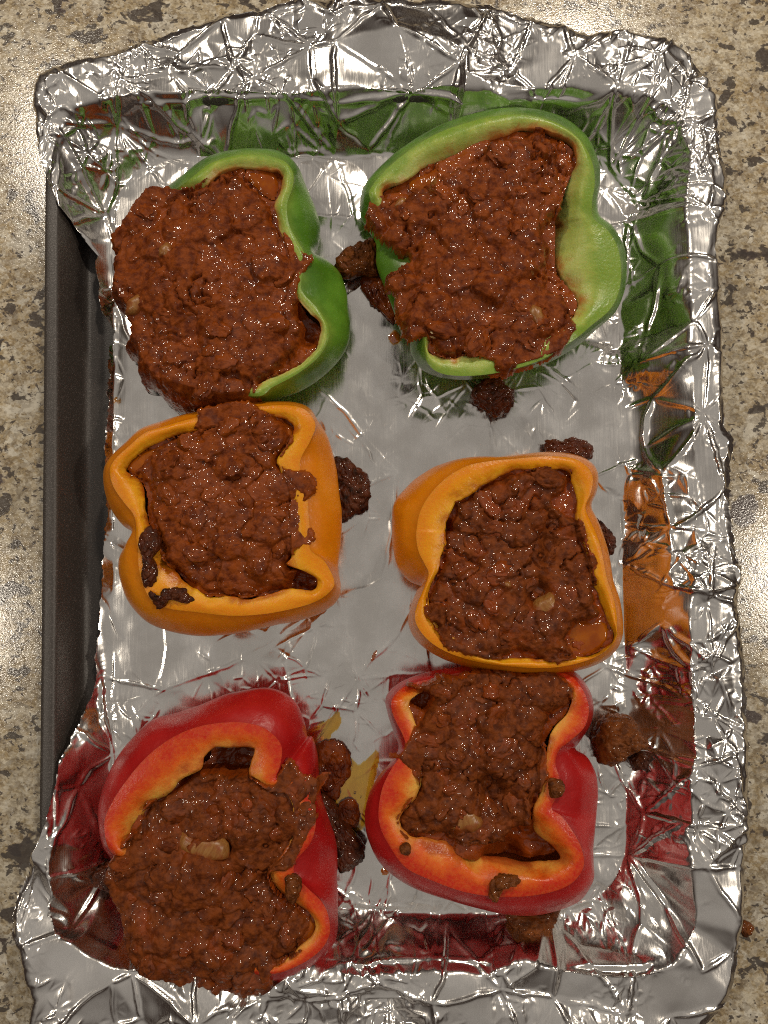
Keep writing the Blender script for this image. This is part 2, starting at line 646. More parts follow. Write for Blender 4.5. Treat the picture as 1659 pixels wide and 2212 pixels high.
def baking_sheet():
    root = thing('baking_sheet', 'dark grey nonstick baking sheet under the aluminium foil, its left rim bare', 'baking tray',
                 loc=(float(CEN[0]), float(CEN[1]), COUNTER_Z))
    loc = (CEN[0], CEN[1], COUNTER_Z)
    zf = -0.0035
    rings = np.stack([ring3(pan_floor, zf, -0.012), ring3(pan_floor, zf, -0.003), ring3(pan_floor, zf + 0.0012, 0.0), ring3(pan_floor, zf + 0.004, 0.0012),
                      ring3(pan_top, Z_RIM - 0.0025, -0.001), ring3(pan_top, Z_RIM - 0.0004, -0.0002), ring3(pan_top, Z_RIM, 0.0012)])
    V, q, tr = loft(rings, cap_first=np.array([CEN[0], CEN[1], zf]))
    obj('tray', mesh('tray', local(V, loc), q, tris=tr), M_pan, root)
    rr = np.stack([ring3(pan_top, Z_RIM, 0.0012), ring3(pan_rim, Z_RIM + 0.0002, -0.003), ring3(pan_rim, Z_RIM - 0.0006, -0.0008), ring3(pan_rim, Z_RIM - 0.003, 0.0),
                   ring3(pan_rim, Z_RIM - 0.0056, -0.0008), ring3(pan_rim, Z_RIM - 0.0064, -0.003), ring3(pan_top, Z_RIM - 0.0060, 0.0022)])
    V, q, tr = loft(rr)
    obj('rolled_rim', mesh('rolled_rim', local(V, loc), q), M_pan, root)
    ro = np.stack([ring3(pan_top, Z_RIM - 0.0060, 0.0022), ring3(pan_floor, COUNTER_Z + 0.003, 0.003), ring3(pan_floor, COUNTER_Z + 0.0002, -0.002)])
    V, q, tr = loft(ro, cap_last=np.array([CEN[0], CEN[1], COUNTER_Z + 0.0002]))
    obj('outer_wall', mesh('outer_wall', local(V, loc), q, tris=tr), M_pan, root)


baking_sheet()

# foil: same idea, looser
f0 = polar(quad_ring([(248, 345), (1338, 330), (1352, 1962), (238, 1972)], 0.034, 0.0))
f1 = polar(quad_ring([(118, 206), (1482, 196), (1500, 2086), (108, 2086)], 0.030, 0.0240))
f2 = polar(quad_ring([(92, 158), (1524, 142), (1586, 2146), (72, 2150)], 0.032, 0.0250))
E_px = [(100, 250), (110, 222), (128, 200), (165, 176), (200, 160), (300, 131), (360, 108), (430, 85), (520, 66), (600, 45), (660, 33), (720, 30), (780, 22), (795, 30), (870, 25), (950, 28), (1010, 40),
        (1050, 36), (1100, 58), (1180, 82), (1260, 108), (1330, 94), (1375, 112), (1420, 118), (1470, 142), (1492, 180), (1508, 196), (1525, 240), (1535, 310), (1540, 360), (1552, 400),
        (1545, 470), (1530, 500), (1520, 560), (1530, 640), (1533, 750), (1538, 850), (1545, 930), (1566, 960), (1556, 1010), (1555, 1100), (1562, 1180), (1573, 1230), (1570, 1300), (1580, 1380), (1586, 1450),
        (1592, 1560), (1590, 1650), (1592, 1750), (1584, 1850), (1580, 1950), (1574, 2010), (1572, 2060), (1556, 2110), (1545, 2140), (1500, 2195), (1486, 2240), (1450, 2300), (1100, 2330), (700, 2330), (300, 2330), (84, 2290), (84, 2225), (90, 2190),
        (112, 2176), (100, 2140), (80, 2085), (70, 2040), (56, 2000), (50, 1955), (58, 1920), (78, 1870), (92, 1830), (110, 1795), (122, 1760), (135, 1690), (142, 1640), (160, 1580), (176, 1520), (188, 1470), (184, 1425),
        (192, 1370), (198, 1290), (203, 1230), (208, 1100), (206, 1000), (213, 900), (217, 800), (216, 740), (224, 695), (206, 665), (198, 600), (190, 560), (193, 530), (172, 505), (140, 460), (118, 400), (103, 335), (98, 290)]
E_w = px(E_px, 0.016)


def foil_sheet():
    st = 0.00055
    xs = np.arange(-0.212, 0.212, st)
    ys = np.arange(-0.272, 0.272, st)
    X, Y = np.meshgrid(xs, ys)
    # polar edge radius with a little tearing
    ew = polar(E_w)
    ang = np.arctan2(Y - CEN[1], X - CEN[0])
    r = np.hypot(X - CEN[0], Y - CEN[1])
    er = ew(ang) + 0.0012 * fbm(np.cos(ang), np.sin(ang), 60, 5, 3)
    clampd = r > er
    k = np.where(clampd, er / np.maximum(r, 1e-9), 1.0)
    X2 = CEN[0] + (X - CEN[0]) * k
    Y2 = CEN[1] + (Y - CEN[1]) * k
    rr = np.minimum(r, er)
    a0, a1, a2 = f0(ang), f1(ang), np.maximum(f2(ang), er - 0.0035)
    wob = 0.0035 * fbm(X2, Y2, 30, 11, 3) * np.where(np.cos(ang) > 0.55, 0.35, 1.0)
    a0 = a0 + wob
    a1 = np.maximum(a1 + 0.0060 * fbm(X2, Y2, 34, 12, 3), a0 + 0.004)
    ZF = 0.0265
    ease = 1.0 + 0.9 * sstep(-0.1, 0.3, fbm(X2, Y2, 26, 13, 2))
    rr = np.maximum(rr, 0)
    z = np.where(rr < a0, 0.0,
                 np.where(rr < a1, ZF * (np.maximum(rr - a0, 0) / (a1 - a0)) ** ease,
                          np.where(rr < a2, ZF + 0.0010 * (rr - a1) / np.maximum(a2 - a1, 1e-4),
                                   ZF + 0.0010 - 0.62 * (rr - a2) - 6.0 * np.maximum(rr - a2, 0) ** 2)))
    z = np.maximum(z, COUNTER_Z + 0.0035)
    # zone masks
    out = sstep(-0.010, 0.006, rr - a0)          # 0 on the floor, 1 on walls and rim
    rim = sstep(-0.006, 0.004, rr - a1)
    # crumple: facets between random points, height linear inside each facet
    rng = np.random.default_rng(7)

    Xw = X + 0.0022 * fbm(X, Y, 70, 31, 3)
    Yw = Y + 0.0022 * fbm(X, Y, 70, 32, 3)
    PADW = 0.003

    def facets(cell_floor, cell_out, amp_floor, amp_wall, amp_rim, seed, ridge_p, ridge_h, ridge_w):
        rg = np.random.default_rng(seed)
        pts = []
        for cell, is_out in ((cell_floor, False), (cell_out, True)):
            gx, gy = np.meshgrid(np.arange(-0.23, 0.23, cell), np.arange(-0.29, 0.29, cell))
            gx = gx.ravel() + rg.uniform(-0.48, 0.48, gx.size) * cell
            gy = gy.ravel() + rg.uniform(-0.48, 0.48, gy.size) * cell
            an = np.arctan2(gy - CEN[1], gx - CEN[0])
            ro = np.hypot(gx - CEN[0], gy - CEN[1]) - f0(an)
            keep = (ro > -0.006) if is_out else (ro < -0.006)
            pts.append(np.stack([gx[keep], gy[keep]], 1))
        pts = np.concatenate(pts)
        vs, es, fs = delaunay_2d_cdt([Vector(p) for p in pts.tolist()], [], [], 0, 1e-7)[:3]
        P = np.array([(v.x, v.y) for v in vs])
        an = np.arctan2(P[:, 1] - CEN[1], P[:, 0] - CEN[0])
        rp = np.hypot(P[:, 0] - CEN[0], P[:, 1] - CEN[1])
        o_ = sstep(-0.012, 0.004, rp - f0(an))
        ri = sstep(-0.004, 0.004, rp - f1(an))
        amp = amp_floor + (amp_wall - amp_floor) * o_ + (amp_rim - amp_wall) * ri
        H = rg.normal(0, 1, len(P)) * amp
        h = np.zeros(X.shape)
        for f in fs:
            A, B, Cc = P[f[0]], P[f[1]], P[f[2]]
            i0 = max(int((min(A[0], B[0], Cc[0]) - PADW - xs[0]) / st), 0)
            i1 = min(int((max(A[0], B[0], Cc[0]) + PADW - xs[0]) / st) + 2, len(xs))
            j0 = max(int((min(A[1], B[1], Cc[1]) - PADW - ys[0]) / st), 0)
            j1 = min(int((max(A[1], B[1], Cc[1]) + PADW - ys[0]) / st) + 2, len(ys))
            if i1 <= i0 or j1 <= j0:
                continue
            x = Xw[j0:j1, i0:i1]
            y = Yw[j0:j1, i0:i1]
            det = (B[1] - Cc[1]) * (A[0] - Cc[0]) + (Cc[0] - B[0]) * (A[1] - Cc[1])
            if abs(det) < 1e-12:
                continue
            l1 = ((B[1] - Cc[1]) * (x - Cc[0]) + (Cc[0] - B[0]) * (y - Cc[1])) / det
            l2 = ((Cc[1] - A[1]) * (x - Cc[0]) + (A[0] - Cc[0]) * (y - Cc[1])) / det
            l3 = 1 - l1 - l2
            m = (l1 >= -1e-6) & (l2 >= -1e-6) & (l3 >= -1e-6)
            h[j0:j1, i0:i1] = np.where(m, l1 * H[f[0]] + l2 * H[f[1]] + l3 * H[f[2]], h[j0:j1, i0:i1])
        # pinched creases along some facet edges
        hr = np.zeros(X.shape)
        for e in es:
            A, B = P[e[0]], P[e[1]]
            wgt = 0.5 * (o_[e[0]] + o_[e[1]])
            if rg.random() > ridge_p * (0.45 + 0.55 * wgt):
                continue
            pad = ridge_w * 3 + PADW
            i0 = max(int((min(A[0], B[0]) - pad - PADW - xs[0]) / st), 0)
            i1 = min(int((max(A[0], B[0]) + pad - xs[0]) / st) + 2, len(xs))
            j0 = max(int((min(A[1], B[1]) - pad - ys[0]) / st), 0)
            j1 = min(int((max(A[1], B[1]) + pad - ys[0]) / st) + 2, len(ys))
            if i1 <= i0 or j1 <= j0:
                continue
            x = Xw[j0:j1, i0:i1]
            y = Yw[j0:j1, i0:i1]
            ex, ey = B - A
            t = np.clip(((x - A[0]) * ex + (y - A[1]) * ey) / (ex * ex + ey * ey + 1e-12), 0, 1)
            dd = np.hypot(x - A[0] - ex * t, y - A[1] - ey * t)
            hh = ridge_h * rg.uniform(0.4, 1.2) * (0.35 + 0.65 * wgt) * np.exp(-(dd / ridge_w) ** 2) * np.sqrt(np.clip(np.sin(math.pi * np.clip(t, 0.03, 0.97)), 0, 1))
            hr[j0:j1, i0:i1] = np.maximum(hr[j0:j1, i0:i1], hh)
        return h, hr

    h1, r1 = facets(0.030, 0.0215, 0.00085, 0.0018, 0.0028, 3, 0.70, 0.0014, 0.0009)
    h2, r2 = facets(0.012, 0.0072, 0.00016, 0.00050, 0.00085, 4, 0.65, 0.00075, 0.0006)
    h3, r3 = facets(0.0062, 0.0034, 0.00003, 0.00018, 0.00034, 5, 0.45, 0.00040, 0.0005)
    def soften(a_, k_):
        for ax in (0, 1):
            a_ = sum(np.roll(a_, q_, ax) for q_ in range(-k_, k_ + 1)) / (2 * k_ + 1)
        return a_
    h1 = soften(soften(h1, 2), 1)            # the big folds are rounded, the small crinkles stay sharp
    m2 = 1.15 * sstep(-0.08, 0.18, fbm(X, Y, 30, 21, 3))
    m3 = sstep(0.03, 0.24, fbm(X, Y, 55, 22, 3))
    fl = 1 - out
    # a few places of the floor where the foil has been pushed into fine wrinkles
    wr = np.zeros(X.shape)
    for (cx, cy, rad) in ((780, 960, 60), (770, 1080, 40), (950, 850, 60), (1250, 1090, 60), (780, 480, 50), (420, 1020, 50), (640, 1465, 80), (740, 1500, 60),
                          (1260, 1500, 60), (1230, 1780, 60), (1280, 1720, 60), (760, 1900, 90), (1330, 800, 60), (1180, 860, 60), (500, 1480, 60), (330, 1550, 60)):
        p = px((cx, cy), 0)
        wr = np.maximum(wr, np.exp(-((X - p[0]) ** 2 + (Y - p[1]) ** 2) / (2 * (rad / 4400) ** 2)))
    mm2 = m2 * (0.5 + 0.5 * out) + wr * fl * 3.0
    h = h1 + r1 * (1 - 0.25 * fl + 0.8 * wr * fl) + mm2 * (h2 + r2 * (1 - 0.2 * fl)) + (m3 * out + wr * fl * 3.2) * (h3 + r3)
    h = h + fl * (0.0010 * fbm(X, Y, 26, 41, 3) + 0.00022 * fbm(X, Y, 90, 43, 2)) + out * 0.0012 * fbm(X, Y, 60, 42, 2)
    # normals of the plain sheet
    zy, zx = np.gradient(z, st, st)
    zx = np.clip(zx, -2.5, 2.5)
    zy = np.clip(zy, -2.5, 2.5)
    nl = np.sqrt(zx ** 2 + zy ** 2 + 1)
    edge_in = sstep(0.0, 0.006, er - rr) * 0.6 + 0.4
    h = h * edge_in
    lift = 0.0008 * (1 - out) + 0.0016
    P3 = np.stack([X2 - zx / nl * h, Y2 - zy / nl * h, np.maximum(z + h / nl + lift * 0.5, np.where(rr < a0, 0.0, COUNTER_Z + 0.001))], -1)
    # keep clear above the pan
    pf, pt = pan_floor(ang), pan_top(ang)
    rp_ = rr + 0.0030
    zp = np.where(rp_ < pf, -0.0035, np.where(rp_ < pt, -0.0035 + (Z_RIM + 0.0035) * (rp_ - pf) / (pt - pf), np.where(rr < pan_rim(ang) + 0.0020, Z_RIM + 0.0002, -1.0)))
    zc = zp + 0.0009
    P3[..., 2] = np.where(P3[..., 2] > zc + 0.001, P3[..., 2], zc + 0.001 * np.exp(np.minimum((P3[..., 2] - zc) / 0.001 - 1, 0)))
    ny, nx = X.shape
    idx = np.arange(nx * ny).reshape(ny, nx)
    q = np.stack([idx[:-1, :-1], idx[:-1, 1:], idx[1:, 1:], idx[1:, :-1]], -1).reshape(-1, 4)
    cl = clampd.ravel()
    q = q[~cl[q].all(1)]
    used = np.unique(q)
    remap = np.full(nx * ny, -1)
    remap[used] = np.arange(len(used))
    V = P3.reshape(-1, 3)[used]
    o = obj('aluminium_foil', mesh('aluminium_foil', local(V, (CEN[0], CEN[1], 0.0)), remap[q]), M_foil,
            label='crumpled silver aluminium foil lining the dark baking sheet', category='foil')
    o.location = (CEN[0], CEN[1], 0.0)
    return o


foil_sheet()

# ------------------------------------------------------------------ peppers
FLOOR = 0.0016


def pepper(label, cf, st, zR, m_skin, m_flesh, seed, z_over=None, zO=0.016, group='bell pepper halves on the foil'):
    """st: rows of (outline xy, rim xy, inner lip xy) traced from the photograph, each laid at its own height"""
    st = np.asarray(st, float)
    n = len(st)
    zr = np.full(n, zR)
    zi = np.full(n, zR - 0.001)
    zo = np.full(n, zO)
    if z_over:
        for i, (a, b) in z_over.items():
            zr[i - 1] = a
            zi[i - 1] = b
            zo[i - 1] = min(zO, a * 0.6)
    def lay(cols, zz):
        return np.array([np.append(px(cf(st[i, cols]), zz[i]), zz[i]) for i in range(n)])
    O = catmull(lay([0, 1], zo), 9)
    Rm = catmull(lay([2, 3], zr), 9)
    I = catmull(lay([4, 5], zi), 9)
    cen = O.mean(0)
    cen[2] = 0.0
    # on the side away from the camera one looks down the inner wall: the lip seen there lies lower
    away = (I - cen)[:, :2]
    away = away / np.linalg.norm(away, axis=1)[:, None]
    vd = I[:, :2] - np.array([0.0, CAM_Y])
    wid = np.linalg.norm((Rm - I)[:, :2], axis=1)
    drop = np.clip((away * vd).sum(1) / 0.16, 0.0, 1.0) * np.clip((wid - 0.005) * 0.9, 0, 0.010)
    I[:, 2] -= drop
    loc = (cen[0], cen[1], FLOOR)
    root = thing('bell_pepper_half', label, 'bell pepper', group, loc)

    def scaled(Rg, s, z):
        Q = cen + (Rg - cen) * s
        Q[:, 2] = z
        return Q
    # make the belly at least as wide as the rim everywhere
    ctrl = [scaled(O, 0.30, FLOOR), scaled(O, 0.62, FLOOR + 0.0005), scaled(O, 0.86, FLOOR + 0.004), O.copy()]
    up = O * 0.45 + Rm * 0.55
    dirn = (O - cen)
    dirn[:, 2] = 0
    dirn /= np.maximum(np.linalg.norm(dirn, axis=1)[:, None], 1e-6)
    gap = np.linalg.norm((O - Rm)[:, :2], axis=1)
    up[:, :2] += dirn[:, :2] * np.clip(gap * 0.14, 0.0006, 0.0025)[:, None]
    up[:, 2] = O[:, 2] * 0.35 + Rm[:, 2] * 0.65
    ctrl += [up, Rm.copy()]
    C = np.stack(ctrl)
    lev = []
    ed = []
    L = len(C)
    for k in range(L - 1):
        p0, p1, p2, p3 = C[max(k - 1, 0)], C[k], C[k + 1], C[min(k + 2, L - 1)]
        for t in np.arange(6) / 6:
            lev.append(0.5 * (2 * p1 + (p2 - p0) * t + (2 * p0 - 5 * p1 + 4 * p2 - p3) * t * t + (3 * p1 - p0 - 3 * p2 + p3) * t ** 3))
            ed.append((k + t) / (L - 1))
    lev.append(C[-1])
    ed.append(1.0)
    lev = np.stack(lev)
    lev[..., 2] = np.maximum(lev[..., 2], FLOOR - 0.0003)
    # gentle dents in the skin
    nz = 0.0011 * fbm(lev[..., 0] * 1.0 + lev[..., 2] * 0.7, lev[..., 1] + lev[..., 2] * 0.4, 42, seed, 3)
    wgt = np.sin(np.clip(np.array(ed), 0, 1) * math.pi)[:, None]
    lev[..., :2] += (nz * wgt)[..., None] * dirn[None, :, :2]
    V, q, tr = loft(lev, cap_first=np.array([cen[0], cen[1], FLOOR]))
    e = np.append(np.repeat(ed, lev.shape[1]), 0.0)
    obj('skin', mesh('pepper_skin', local(V, loc), q, attrs={'edge': e}, tris=tr), m_skin, root)
    # flesh: cut face from skin to lip, then down the inside
    fl = []
    fe = []
    nn = 0.0036 * fbm(I[:, 0], I[:, 1], 62, seed + 3, 2) + 0.0008 * fbm(I[:, 0], I[:, 1], 330, seed + 4, 3)
    for t in np.linspace(0, 1, 13):
        Q = Rm * (1 - t) + I * t
        tz = min(max((t - 0.30) / 0.70, 0.0), 1.0) ** 2
        Q[:, 2] = Rm[:, 2] * (1 - tz) + I[:, 2] * tz + 0.0006 * math.sin(math.pi * min(t * 1.25, 1.0))
        Q[:, :2] += (nn * t)[:, None] * dirn[:, :2]
        Q[:, 2] += 0.0004 * math.sin(math.pi * t) * np.sin(np.arange(len(Q)) * 0.13 + seed)
        fl.append(Q)
        fe.append(t)
    fl[0] = Rm.copy()
    lip = fl[-1]
    inner = []
    for s, zz, ee in ((0.25, 0.75, 1.2), (0.38, 0.5, 1.45), (0.36, 0.28, 1.7)):
        Q = lip * (1 - s) + O * s
        Q[:, 2] = FLOOR + (lip[:, 2] - FLOOR) * zz
        # stay inside the skin
        Q[:, :2] -= dirn[:, :2] * 0.0025
        inner.append((Q, ee))
    Q = scaled(lip, 0.55, FLOOR + 0.005)
    inner.append((Q, 2.0))
    for Q, ee in inner:
        fl.append(Q)
        fe.append(ee)
    fl = np.stack(fl)
    V, q, tr = loft(fl, cap_last=np.array([cen[0], cen[1], FLOOR + 0.0045]))
    e = np.append(np.repeat(fe, fl.shape[1]), 2.0)
    obj('flesh', mesh('pepper_flesh', local(V, loc), q, attrs={'edge': e}, tris=tr), m_flesh, root)
    return dict(root=root, O=O, R=Rm, I=I, cen=cen)


GL = [(540, 250, 560, 262, 640, 300), (700, 140, 700, 155, 740, 210), (880, 92, 880, 105, 890, 185), (1020, 90, 1020, 105, 1040, 190), (1120, 100, 1110, 125, 1120, 200),
      (1200, 145, 1180, 160, 1150, 240), (1260, 215, 1220, 230, 1145, 270), (1300, 310, 1215, 310, 1130, 340), (1345, 410, 1180, 420, 1100, 410), (1388, 540, 1190, 540, 1115, 480),
      (1385, 660, 1240, 640, 1150, 600), (1362, 735, 1290, 730, 1200, 740), (1440, 775, 1290, 800, 1210, 850), (1520, 860, 1270, 900, 1200, 950), (1558, 980, 1280, 980, 1250, 1040),
      (1565, 1080, 1380, 1090, 1300, 1100), (1578, 1190, 1440, 1190, 1380, 1170), (1560, 1320, 1440, 1290, 1370, 1270), (1480, 1450, 1370, 1400, 1310, 1370), (1340, 1565, 1240, 1500, 1200, 1450),
      (1180, 1640, 1090, 1580, 1060, 1520), (1000, 1668, 990, 1640, 970, 1560), (700, 1640, 720, 1600, 740, 1520), (440, 1540, 480, 1500, 540, 1430), (290, 1340, 340, 1320, 410, 1290),
      (210, 1080, 260, 1070, 340, 1050), (210, 790, 250, 800, 340, 810), (290, 490, 330, 510, 400, 550), (410, 345, 430, 365, 500, 410)]
GR = [(155, 540, 205, 505, 290, 520), (190, 440, 215, 445, 290, 450), (300, 325, 310, 335, 380, 400), (450, 212, 455, 222, 500, 330), (600, 132, 602, 142, 620, 280), (760, 80, 762, 90, 790, 200),
      (900, 52, 900, 60, 920, 150), (1020, 45, 1020, 55, 1030, 130), (1150, 65, 1148, 76, 1130, 135), (1270, 115, 1262, 125, 1220, 170), (1370, 205, 1358, 212, 1300, 230), (1425, 320, 1410, 325, 1330, 310),
      (1437, 430, 1420, 430, 1280, 390), (1422, 530, 1405, 530, 1240, 500), (1435, 605, 1415, 615, 1200, 600), (1510, 665, 1490, 680, 1185, 690), (1565, 770, 1545, 775, 1185, 790), (1583, 900, 1563, 900, 1190, 900),
      (1570, 1020, 1550, 1010, 1240, 980), (1520, 1125, 1500, 1110, 1290, 1040), (1421, 1215, 1400, 1195, 1310, 1110), (1320, 1300, 1310, 1270, 1250, 1180), (1150, 1395, 1150, 1370, 1080, 1270),
      (960, 1455, 960, 1435, 900, 1330), (760, 1482, 760, 1465, 740, 1345), (590, 1475, 600, 1455, 640, 1370), (490, 1435, 520, 1400, 560, 1350), (430, 1350, 500, 1310, 530, 1320), (420, 1270, 490, 1240, 540, 1250),
      (380, 1240, 440, 1210, 520, 1200), (340, 1120, 420, 1100, 500, 1080), (290, 990, 400, 970, 490, 970), (245, 870, 420, 870, 500, 880), (240, 760, 440, 790, 520, 800), (200, 690, 370, 715, 480, 725), (160, 620, 260, 610, 360, 620)]
YL = [(80, 450, 100, 440, 200, 440), (115, 370, 130, 375, 220, 390), (200, 290, 210, 300, 290, 330), (290, 212, 300, 225, 370, 280), (420, 168, 430, 182, 480, 240), (560, 125, 565, 145, 600, 200),
      (740, 90, 745, 115, 760, 180), (900, 68, 900, 85, 920, 140), (1040, 57, 1040, 68, 1060, 130), (1160, 62, 1155, 74, 1130, 160), (1240, 95, 1225, 105, 1140, 220), (1285, 170, 1270, 180, 1110, 290),
      (1345, 260, 1240, 270, 1060, 370), (1385, 400, 1180, 400, 1080, 420), (1400, 560, 1220, 540, 1130, 560), (1418, 680, 1230, 690, 1130, 690), (1420, 800, 1240, 810, 1140, 810), (1405, 930, 1240, 890, 1130, 930),
      (1400, 1010, 1320, 955, 1110, 975), (1408, 1090, 1375, 1060, 1200, 1010), (1395, 1165, 1360, 1120, 1265, 1050), (1330, 1230, 1280, 1180, 1250, 1115), (1190, 1285, 1160, 1220, 1090, 1120), (1000, 1325, 980, 1255, 930, 1150),
      (800, 1365, 790, 1265, 790, 1150), (600, 1375, 600, 1245, 640, 1145), (430, 1345, 440, 1225, 540, 1090), (310, 1290, 340, 1180, 460, 1000), (215, 1190, 290, 1090, 400, 930), (165, 1080, 265, 990, 370, 870),
      (155, 960, 260, 890, 350, 820), (195, 870, 250, 820, 330, 760), (240, 800, 250, 760, 310, 710), (180, 755, 235, 690, 305, 640), (115, 660, 180, 620, 300, 550), (85, 550, 120, 530, 260, 490)]
OR = [(88, 600, 240, 620, 405, 620), (100, 470, 265, 500, 430, 540), (160, 385, 335, 385, 490, 450), (260, 285, 440, 285, 590, 380), (390, 215, 560, 220, 690, 310), (560, 178, 700, 192, 800, 265),
      (740, 172, 830, 180, 900, 250), (920, 157, 960, 168, 1000, 240), (1100, 150, 1100, 162, 1110, 230), (1230, 165, 1220, 178, 1190, 250), (1320, 215, 1300, 228, 1215, 320), (1355, 290, 1335, 300, 1235, 390),
      (1345, 390, 1320, 395, 1245, 460), (1312, 480, 1290, 485, 1240, 530), (1350, 560, 1325, 575, 1250, 620), (1395, 670, 1370, 680, 1290, 720), (1430, 800, 1400, 805, 1320, 820), (1455, 930, 1425, 930, 1340, 930),
      (1492, 1050, 1465, 1050, 1370, 1050), (1508, 1180, 1485, 1180, 1395, 1180), (1500, 1290, 1475, 1280, 1425, 1290), (1440, 1385, 1420, 1365, 1330, 1370), (1300, 1460, 1285, 1435, 1200, 1410), (1080, 1503, 1080, 1475, 1050, 1420),
      (850, 1500, 850, 1470, 840, 1420), (640, 1478, 650, 1445, 660, 1390), (450, 1430, 470, 1395, 510, 1330), (320, 1365, 345, 1330, 400, 1270), (235, 1285, 265, 1250, 340, 1190), (198, 1190, 230, 1170, 310, 1110),
      (210, 1090, 245, 1080, 310, 1040), (250, 990, 290, 970, 350, 950), (275, 970, 315, 890, 390, 870), (190, 930, 290, 830, 400, 800), (120, 840, 255, 760, 415, 730), (90, 720, 240, 690, 410, 680)]
RL = [(105, 760, 120, 830, 250, 930), (120, 650, 165, 710, 310, 800), (180, 500, 240, 595, 390, 715), (270, 365, 330, 485, 480, 650), (390, 245, 430, 395, 580, 575), (540, 205, 545, 325, 665, 525),
      (690, 153, 660, 283, 690, 440), (840, 93, 790, 263, 770, 400), (990, 70, 900, 262, 870, 388), (1110, 88, 1000, 285, 960, 385), (1200, 150, 1070, 330, 970, 420), (1248, 250, 1118, 400, 945, 490),
      (1258, 310, 1110, 500, 935, 560), (1265, 340, 1085, 580, 985, 600), (1295, 350, 1150, 560, 1060, 640), (1322, 450, 1230, 560, 1140, 650), (1330, 560, 1270, 620, 1180, 700), (1345, 680, 1290, 720, 1200, 780),
      (1390, 830, 1310, 830, 1200, 860), (1425, 940, 1280, 940, 1180, 940), (1432, 1050, 1200, 1040, 1120, 1030), (1432, 1150, 1190, 1120, 1040, 1110), (1435, 1240, 1260, 1190, 1070, 1210), (1435, 1330, 1350, 1280, 1160, 1285),
      (1432, 1420, 1385, 1370, 1270, 1345), (1415, 1490, 1385, 1460, 1310, 1410), (1350, 1575, 1330, 1550, 1280, 1490), (1230, 1650, 1210, 1630, 1190, 1560), (1060, 1695, 1050, 1680, 1050, 1620), (820, 1690, 820, 1660, 830, 1580),
      (580, 1630, 590, 1600, 640, 1520), (400, 1540, 430, 1510, 500, 1430), (320, 1410, 370, 1390, 450, 1350), (270, 1240, 330, 1230, 420, 1210), (200, 1080, 260, 1080, 360, 1080), (130, 920, 150, 980, 270, 1010)]
RR = [(64, 800, 130, 770, 235, 800), (85, 690, 150, 655, 290, 730), (140, 590, 195, 560, 340, 640), (195, 525, 230, 510, 340, 560), (240, 450, 270, 450, 360, 470), (215, 370, 255, 385, 340, 400),
      (185, 280, 205, 280, 310, 290), (170, 190, 200, 200, 300, 210), (250, 110, 270, 130, 380, 160), (400, 60, 420, 90, 480, 140), (600, 30, 600, 55, 620, 110), (800, 25, 800, 50, 800, 110),
      (1000, 40, 1000, 60, 980, 120), (1120, 60, 1110, 75, 1060, 140), (1195, 140, 1180, 150, 1110, 190), (1225, 240, 1212, 245, 1100, 270), (1205, 340, 1190, 340, 1050, 330), (1150, 430, 1120, 410, 1000, 400),
      (1140, 458, 1060, 460, 980, 460), (1195, 495, 1040, 530, 960, 540), (1240, 580, 1060, 610, 960, 630), (1256, 690, 1050, 690, 950, 710), (1250, 790, 1020, 760, 940, 790), (1245, 880, 1070, 800, 940, 855),
      (1235, 960, 1130, 880, 955, 915), (1232, 1040, 1175, 970, 1030, 970), (1228, 1130, 1185, 1060, 1070, 1030), (1175, 1220, 1130, 1140, 980, 1060), (1080, 1272, 1040, 1185, 830, 1070), (940, 1302, 900, 1212, 700, 1050),
      (790, 1295, 740, 1215, 570, 1015), (620, 1252, 570, 1190, 470, 945), (440, 1200, 400, 1130, 380, 930), (280, 1140, 270, 1065, 310, 925), (150, 1050, 190, 960, 260, 890), (85, 930, 140, 860, 235, 850)]

ZR = 0.034
low = {i: (0.024, 0.023) for i in range(23, 30)}
P_GL = pepper('green pepper half, upper left on the foil, meat spilling over its left side', cGL, GL, ZR, M_skin_g, M_flesh_g, 1, low)
P_GR = pepper('green pepper half with a broad pale inner wall, upper right on the foil', cGR, GR, 0.035, M_skin_g, M_flesh_g, 2,
              {13: (.034, .029), 14: (.033, .026), 15: (.031, .024), 16: (.030, .022), 17: (.030, .021), 18: (.030, .021), 19: (.030, .022), 20: (.031, .024), 21: (.032, .027), 31: (.031, .029), 32: (.029, .027), 33: (.028, .026), 34: (.028, .026), 35: (.029, .027), 36: (.031, .030)})
P_YL = pepper('orange pepper half with a folded lower right corner, left of the middle row', cYL, YL, ZR, M_skin_o, M_flesh_o, 3)
P_OR = pepper('orange pepper half with a big smooth left lobe, right of the middle row', cOR, OR, 0.037, M_skin_o, M_flesh_o, 4,
              {19: (.036, .030), 20: (.036, .026), 21: (.036, .026), 22: (.036, .027)})
lowr = {i: (0.025, 0.024) for i in range(30, 36)}
P_RL = pepper('red pepper half with its tall rim arched over the meat, lower left on the foil', cRL, RL, 0.036, M_skin_r, M_flesh_r, 5, lowr)
P_RR = pepper('red pepper half with a wide curled lower rim, lower right below an orange pepper', cRR, RR, 0.034, M_skin_r, M_flesh_r, 6,
              {9: (.027, .026), 10: (.026, .025), 11: (.026, .025), 12: (.026, .025), 13: (.027, .026), 14: (.029, .028)})

# ------------------------------------------------------------------ meat
def dome(f, r=0.82):
    return np.sqrt(np.clip(1 - (f / r) ** 2, 0, 1))


